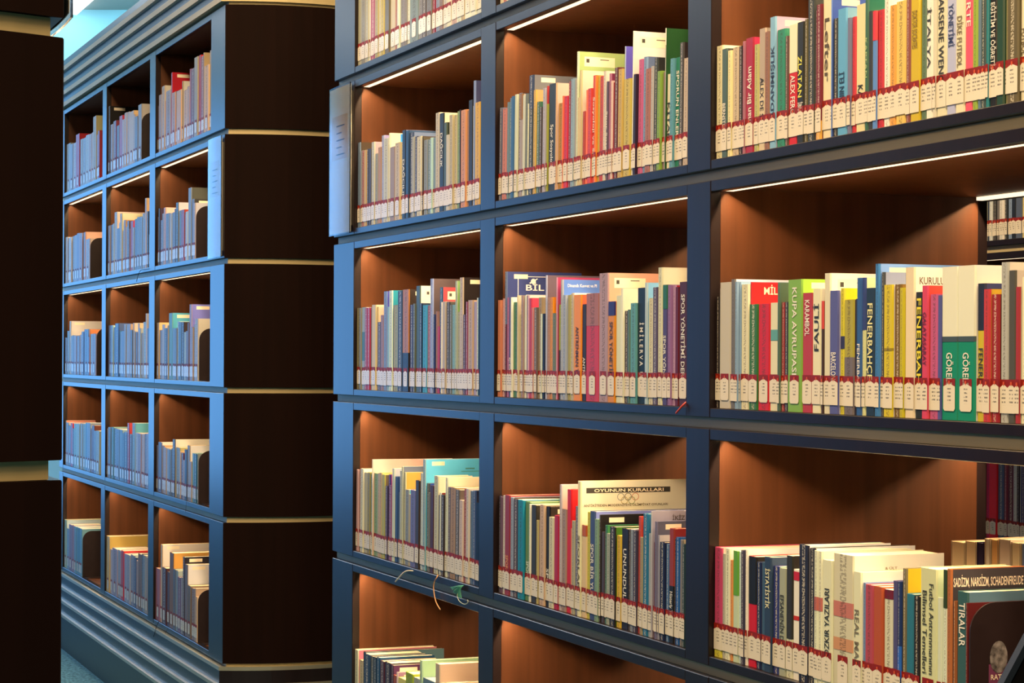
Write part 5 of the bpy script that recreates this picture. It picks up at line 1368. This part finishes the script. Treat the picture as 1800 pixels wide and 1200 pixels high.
ribbon('bookmark_ribbon', [(-0.1605, 4.6301, -0.4769), (-0.1619, 4.6171, -0.4806), (-0.1692, 4.6304, -0.492), (-0.1704, 4.6307, -0.5083), (-0.166, 4.6167, -0.5317), (-0.1577, 4.5954, -0.5441), (-0.1536, 4.5849, -0.5478)], 0.0013, plain('orange_ribbon', (.62,.33,.16)), 'tan ribbon bookmark hanging in a long curl, fourth shelf of left bay')
ribbon('bookmark_ribbon', [(0.288, 3.4778, -0.0715), (0.2832, 3.4764, -0.0753), (0.2787, 3.4795, -0.081), (0.2725, 3.4899, -0.0898)], 0.0017, plain('red_ribbon', (.5,.06,.06)), 'short red ribbon end over third shelf edge, middle bay')
ribbon('bookmark_ribbon', [(-1.3062, 7.5628, 0.3149), (-1.3471, 7.6598, 0.3178), (-1.3643, 7.6983, 0.311), (-1.3766, 7.7272, 0.2892), (-1.3823, 7.7418, 0.2751)], 0.0011, plain('black_ribbon', (.01,.01,.02)), 'black ribbon bookmark on second shelf edge of the farther bookcase')
ribbon('bookmark_ribbon', [(-1.2339, 7.3772, -0.9278), (-1.2411, 7.3846, -0.9408), (-1.2466, 7.3821, -0.9604), (-1.2554, 7.3992, -0.9839)], 0.0013, plain('black_ribbon', (.01,.01,.02)), 'black ribbon bookmark below bottom shelf of the farther bookcase')
ribbon('bookmark_ribbon', [(-1.1789, 7.2358, -0.9314), (-1.1809, 7.2244, -0.9378), (-1.1842, 7.2164, -0.9485)], 0.0007, plain('black_ribbon', (.01,.01,.02)), 'finer black thread bookmark beside the black ribbon, farther bookcase bottom')
ribbon('bookmark_ribbon', [(-1.0753, 6.9696, -0.4768), (-1.0755, 6.959, -0.4911), (-1.0754, 6.9534, -0.5133)], 0.0006, plain('black_ribbon', (.01,.01,.02)), 'thin dark bookmark thread on fourth shelf edge of the farther bookcase')
tr = empty('tassel', (-0.1003, 4.4616, -0.4816), 'green tassel of threads with a pale loop, fourth shelf edge of left bay', 'tassel')
for k, pts in enumerate([[(-0.1003, 4.4616, -0.4816), (-0.1116, 4.4786, -0.4841), (-0.1207, 4.5004, -0.489), (-0.1302, 4.5274, -0.4933)], [(-0.1003, 4.4616, -0.4816), (-0.1113, 4.479, -0.4843), (-0.1201, 4.4987, -0.4894), (-0.1289, 4.524, -0.494)], [(-0.1003, 4.4616, -0.4816), (-0.1111, 4.4778, -0.4843), (-0.1202, 4.4989, -0.489), (-0.129, 4.5244, -0.4933)], [(-0.1003, 4.4616, -0.4816), (-0.1108, 4.4756, -0.4843), (-0.1188, 4.4953, -0.4895), (-0.1262, 4.5172, -0.4942)], [(-0.1003, 4.4616, -0.4816), (-0.1105, 4.4743, -0.4843), (-0.1193, 4.4966, -0.4904), (-0.1272, 4.5197, -0.496)], [(-0.1003, 4.4616, -0.4816), (-0.1104, 4.478, -0.4849), (-0.1185, 4.4945, -0.4909), (-0.1256, 4.5155, -0.497)], [(-0.1003, 4.4616, -0.4816), (-0.1102, 4.4786, -0.4851), (-0.1173, 4.4916, -0.4923), (-0.1232, 4.5095, -0.4999)], [(-0.1003, 4.4616, -0.4816), (-0.1099, 4.4762, -0.485), (-0.1172, 4.4913, -0.4937), (-0.1231, 4.5091, -0.5027)], [(-0.1003, 4.4616, -0.4816), (-0.1095, 4.4706, -0.4846), (-0.1162, 4.4886, -0.4931), (-0.1209, 4.5037, -0.5016)], [(-0.1003, 4.4616, -0.4816), (-0.1093, 4.4721, -0.4849), (-0.1155, 4.4869, -0.4943), (-0.1196, 4.5002, -0.5039)], [(-0.1003, 4.4616, -0.4816), (-0.1092, 4.4755, -0.4855), (-0.1154, 4.4867, -0.4938), (-0.1194, 4.4998, -0.503)], [(-0.1003, 4.4616, -0.4816), (-0.1089, 4.4754, -0.4856), (-0.114, 4.483, -0.494), (-0.1165, 4.4923, -0.5032)], [(-0.1003, 4.4616, -0.4816), (-0.1085, 4.4671, -0.4849), (-0.1132, 4.4809, -0.4945), (-0.1149, 4.4882, -0.5042)], [(-0.1003, 4.4616, -0.4816), (-0.1084, 4.4723, -0.4856), (-0.1137, 4.4823, -0.4957), (-0.1159, 4.4908, -0.5066)], [(-0.1003, 4.4616, -0.4816), (-0.1081, 4.468, -0.4853), (-0.1121, 4.4782, -0.496), (-0.1128, 4.4827, -0.5073)], [(-0.1003, 4.4616, -0.4816), (-0.1079, 4.47, -0.4857), (-0.1116, 4.4768, -0.4968), (-0.1117, 4.4799, -0.5089)], [(-0.1003, 4.4616, -0.4816), (-0.1077, 4.4714, -0.4861), (-0.1112, 4.4758, -0.4964), (-0.1109, 4.4778, -0.508)], [(-0.1003, 4.4616, -0.4816), (-0.1073, 4.4646, -0.4855), (-0.1102, 4.4734, -0.4968), (-0.1091, 4.4731, -0.5088)], [(-0.1003, 4.4616, -0.4816), (-0.1071, 4.467, -0.4859), (-0.1104, 4.4739, -0.4971), (-0.1094, 4.4741, -0.5094)], [(-0.1003, 4.4616, -0.4816), (-0.1069, 4.4675, -0.4861), (-0.1092, 4.4706, -0.4962), (-0.1069, 4.4675, -0.5076)], [(-0.1003, 4.4616, -0.4816), (-0.1066, 4.465, -0.486), (-0.1089, 4.4698, -0.4963), (-0.1063, 4.466, -0.5079)], [(-0.1003, 4.4616, -0.4816), (-0.1063, 4.4635, -0.4861), (-0.1079, 4.4674, -0.4969), (-0.1044, 4.4612, -0.509)]]+[[(-0.1116, 4.4825, -0.4881), (-0.1154, 4.4893, -0.5059), (-0.1101, 4.4729, -0.5173), (-0.0972, 4.4399, -0.5206), (-0.0884, 4.4172, -0.512), (-0.091, 4.4267, -0.5083)]]):
    q = ribbon('strand' if k < 22 else 'loop_thread', pts, .0008, TM[0] if k < 22 else TM[1], None); q.parent = tr; q.location = [a-b for a, b in zip(q.location, tr.location)]
# ------------------------------------------------------------------ tilted panel in the lower right corner
st = empty('display_stand', (0.6974, 2.2000, FLOOR), 'dark tilted display stand, only its slanted navy edge showing in lower right corner', 'stand')
SA, SE, SP = (0.4486, 2.2000, -0.4637), (0.4665, 0, 0.8845), (0.8845, 0, -0.4665)
def WS(q): return tuple(SA[i]+SE[i]*q[0]+SP[i]*q[1]+(q[2] if i == 1 else 0) for i in range(3))
so_ = (0.6974, 2.2000, FLOOR)
m = MB(WS); m.box((0, .0065, .002), (.46, .33, .02)); m.build('panel_face', M['black'], st, so_)
m = MB(WS); m.box((-.0065, 0, 0), (.4665, .0063, .022)); m.build('edge_trim', M['navy'], st, so_)
m = MB(WS); m.box((-.0065, .332, 0), (.4665, .338, .022)); m.build('edge_trim', M['navy'], st, so_)
m = MB(); m.prism([(so_[0]+.016*math.cos(t*.524), so_[1]+.05+.016*math.sin(t*.524)) for t in range(12)], FLOOR+.02, -.36); m.build('post', M['black'], st, so_)
m = MB(); m.prism([(so_[0]+.16*math.cos(t*.2618), so_[1]+.05+.16*math.sin(t*.2618)) for t in range(24)], FLOOR+.0005, FLOOR+.02); m.build('base', M['black'], st, so_)
m = MB(); m.box((so_[0]-.03, so_[1]+.02, -.41), (so_[0]+.03, so_[1]+.07, -.355)); m.build('tilt_bracket', M['black'], st, so_)
bpy.context.view_layer.update()
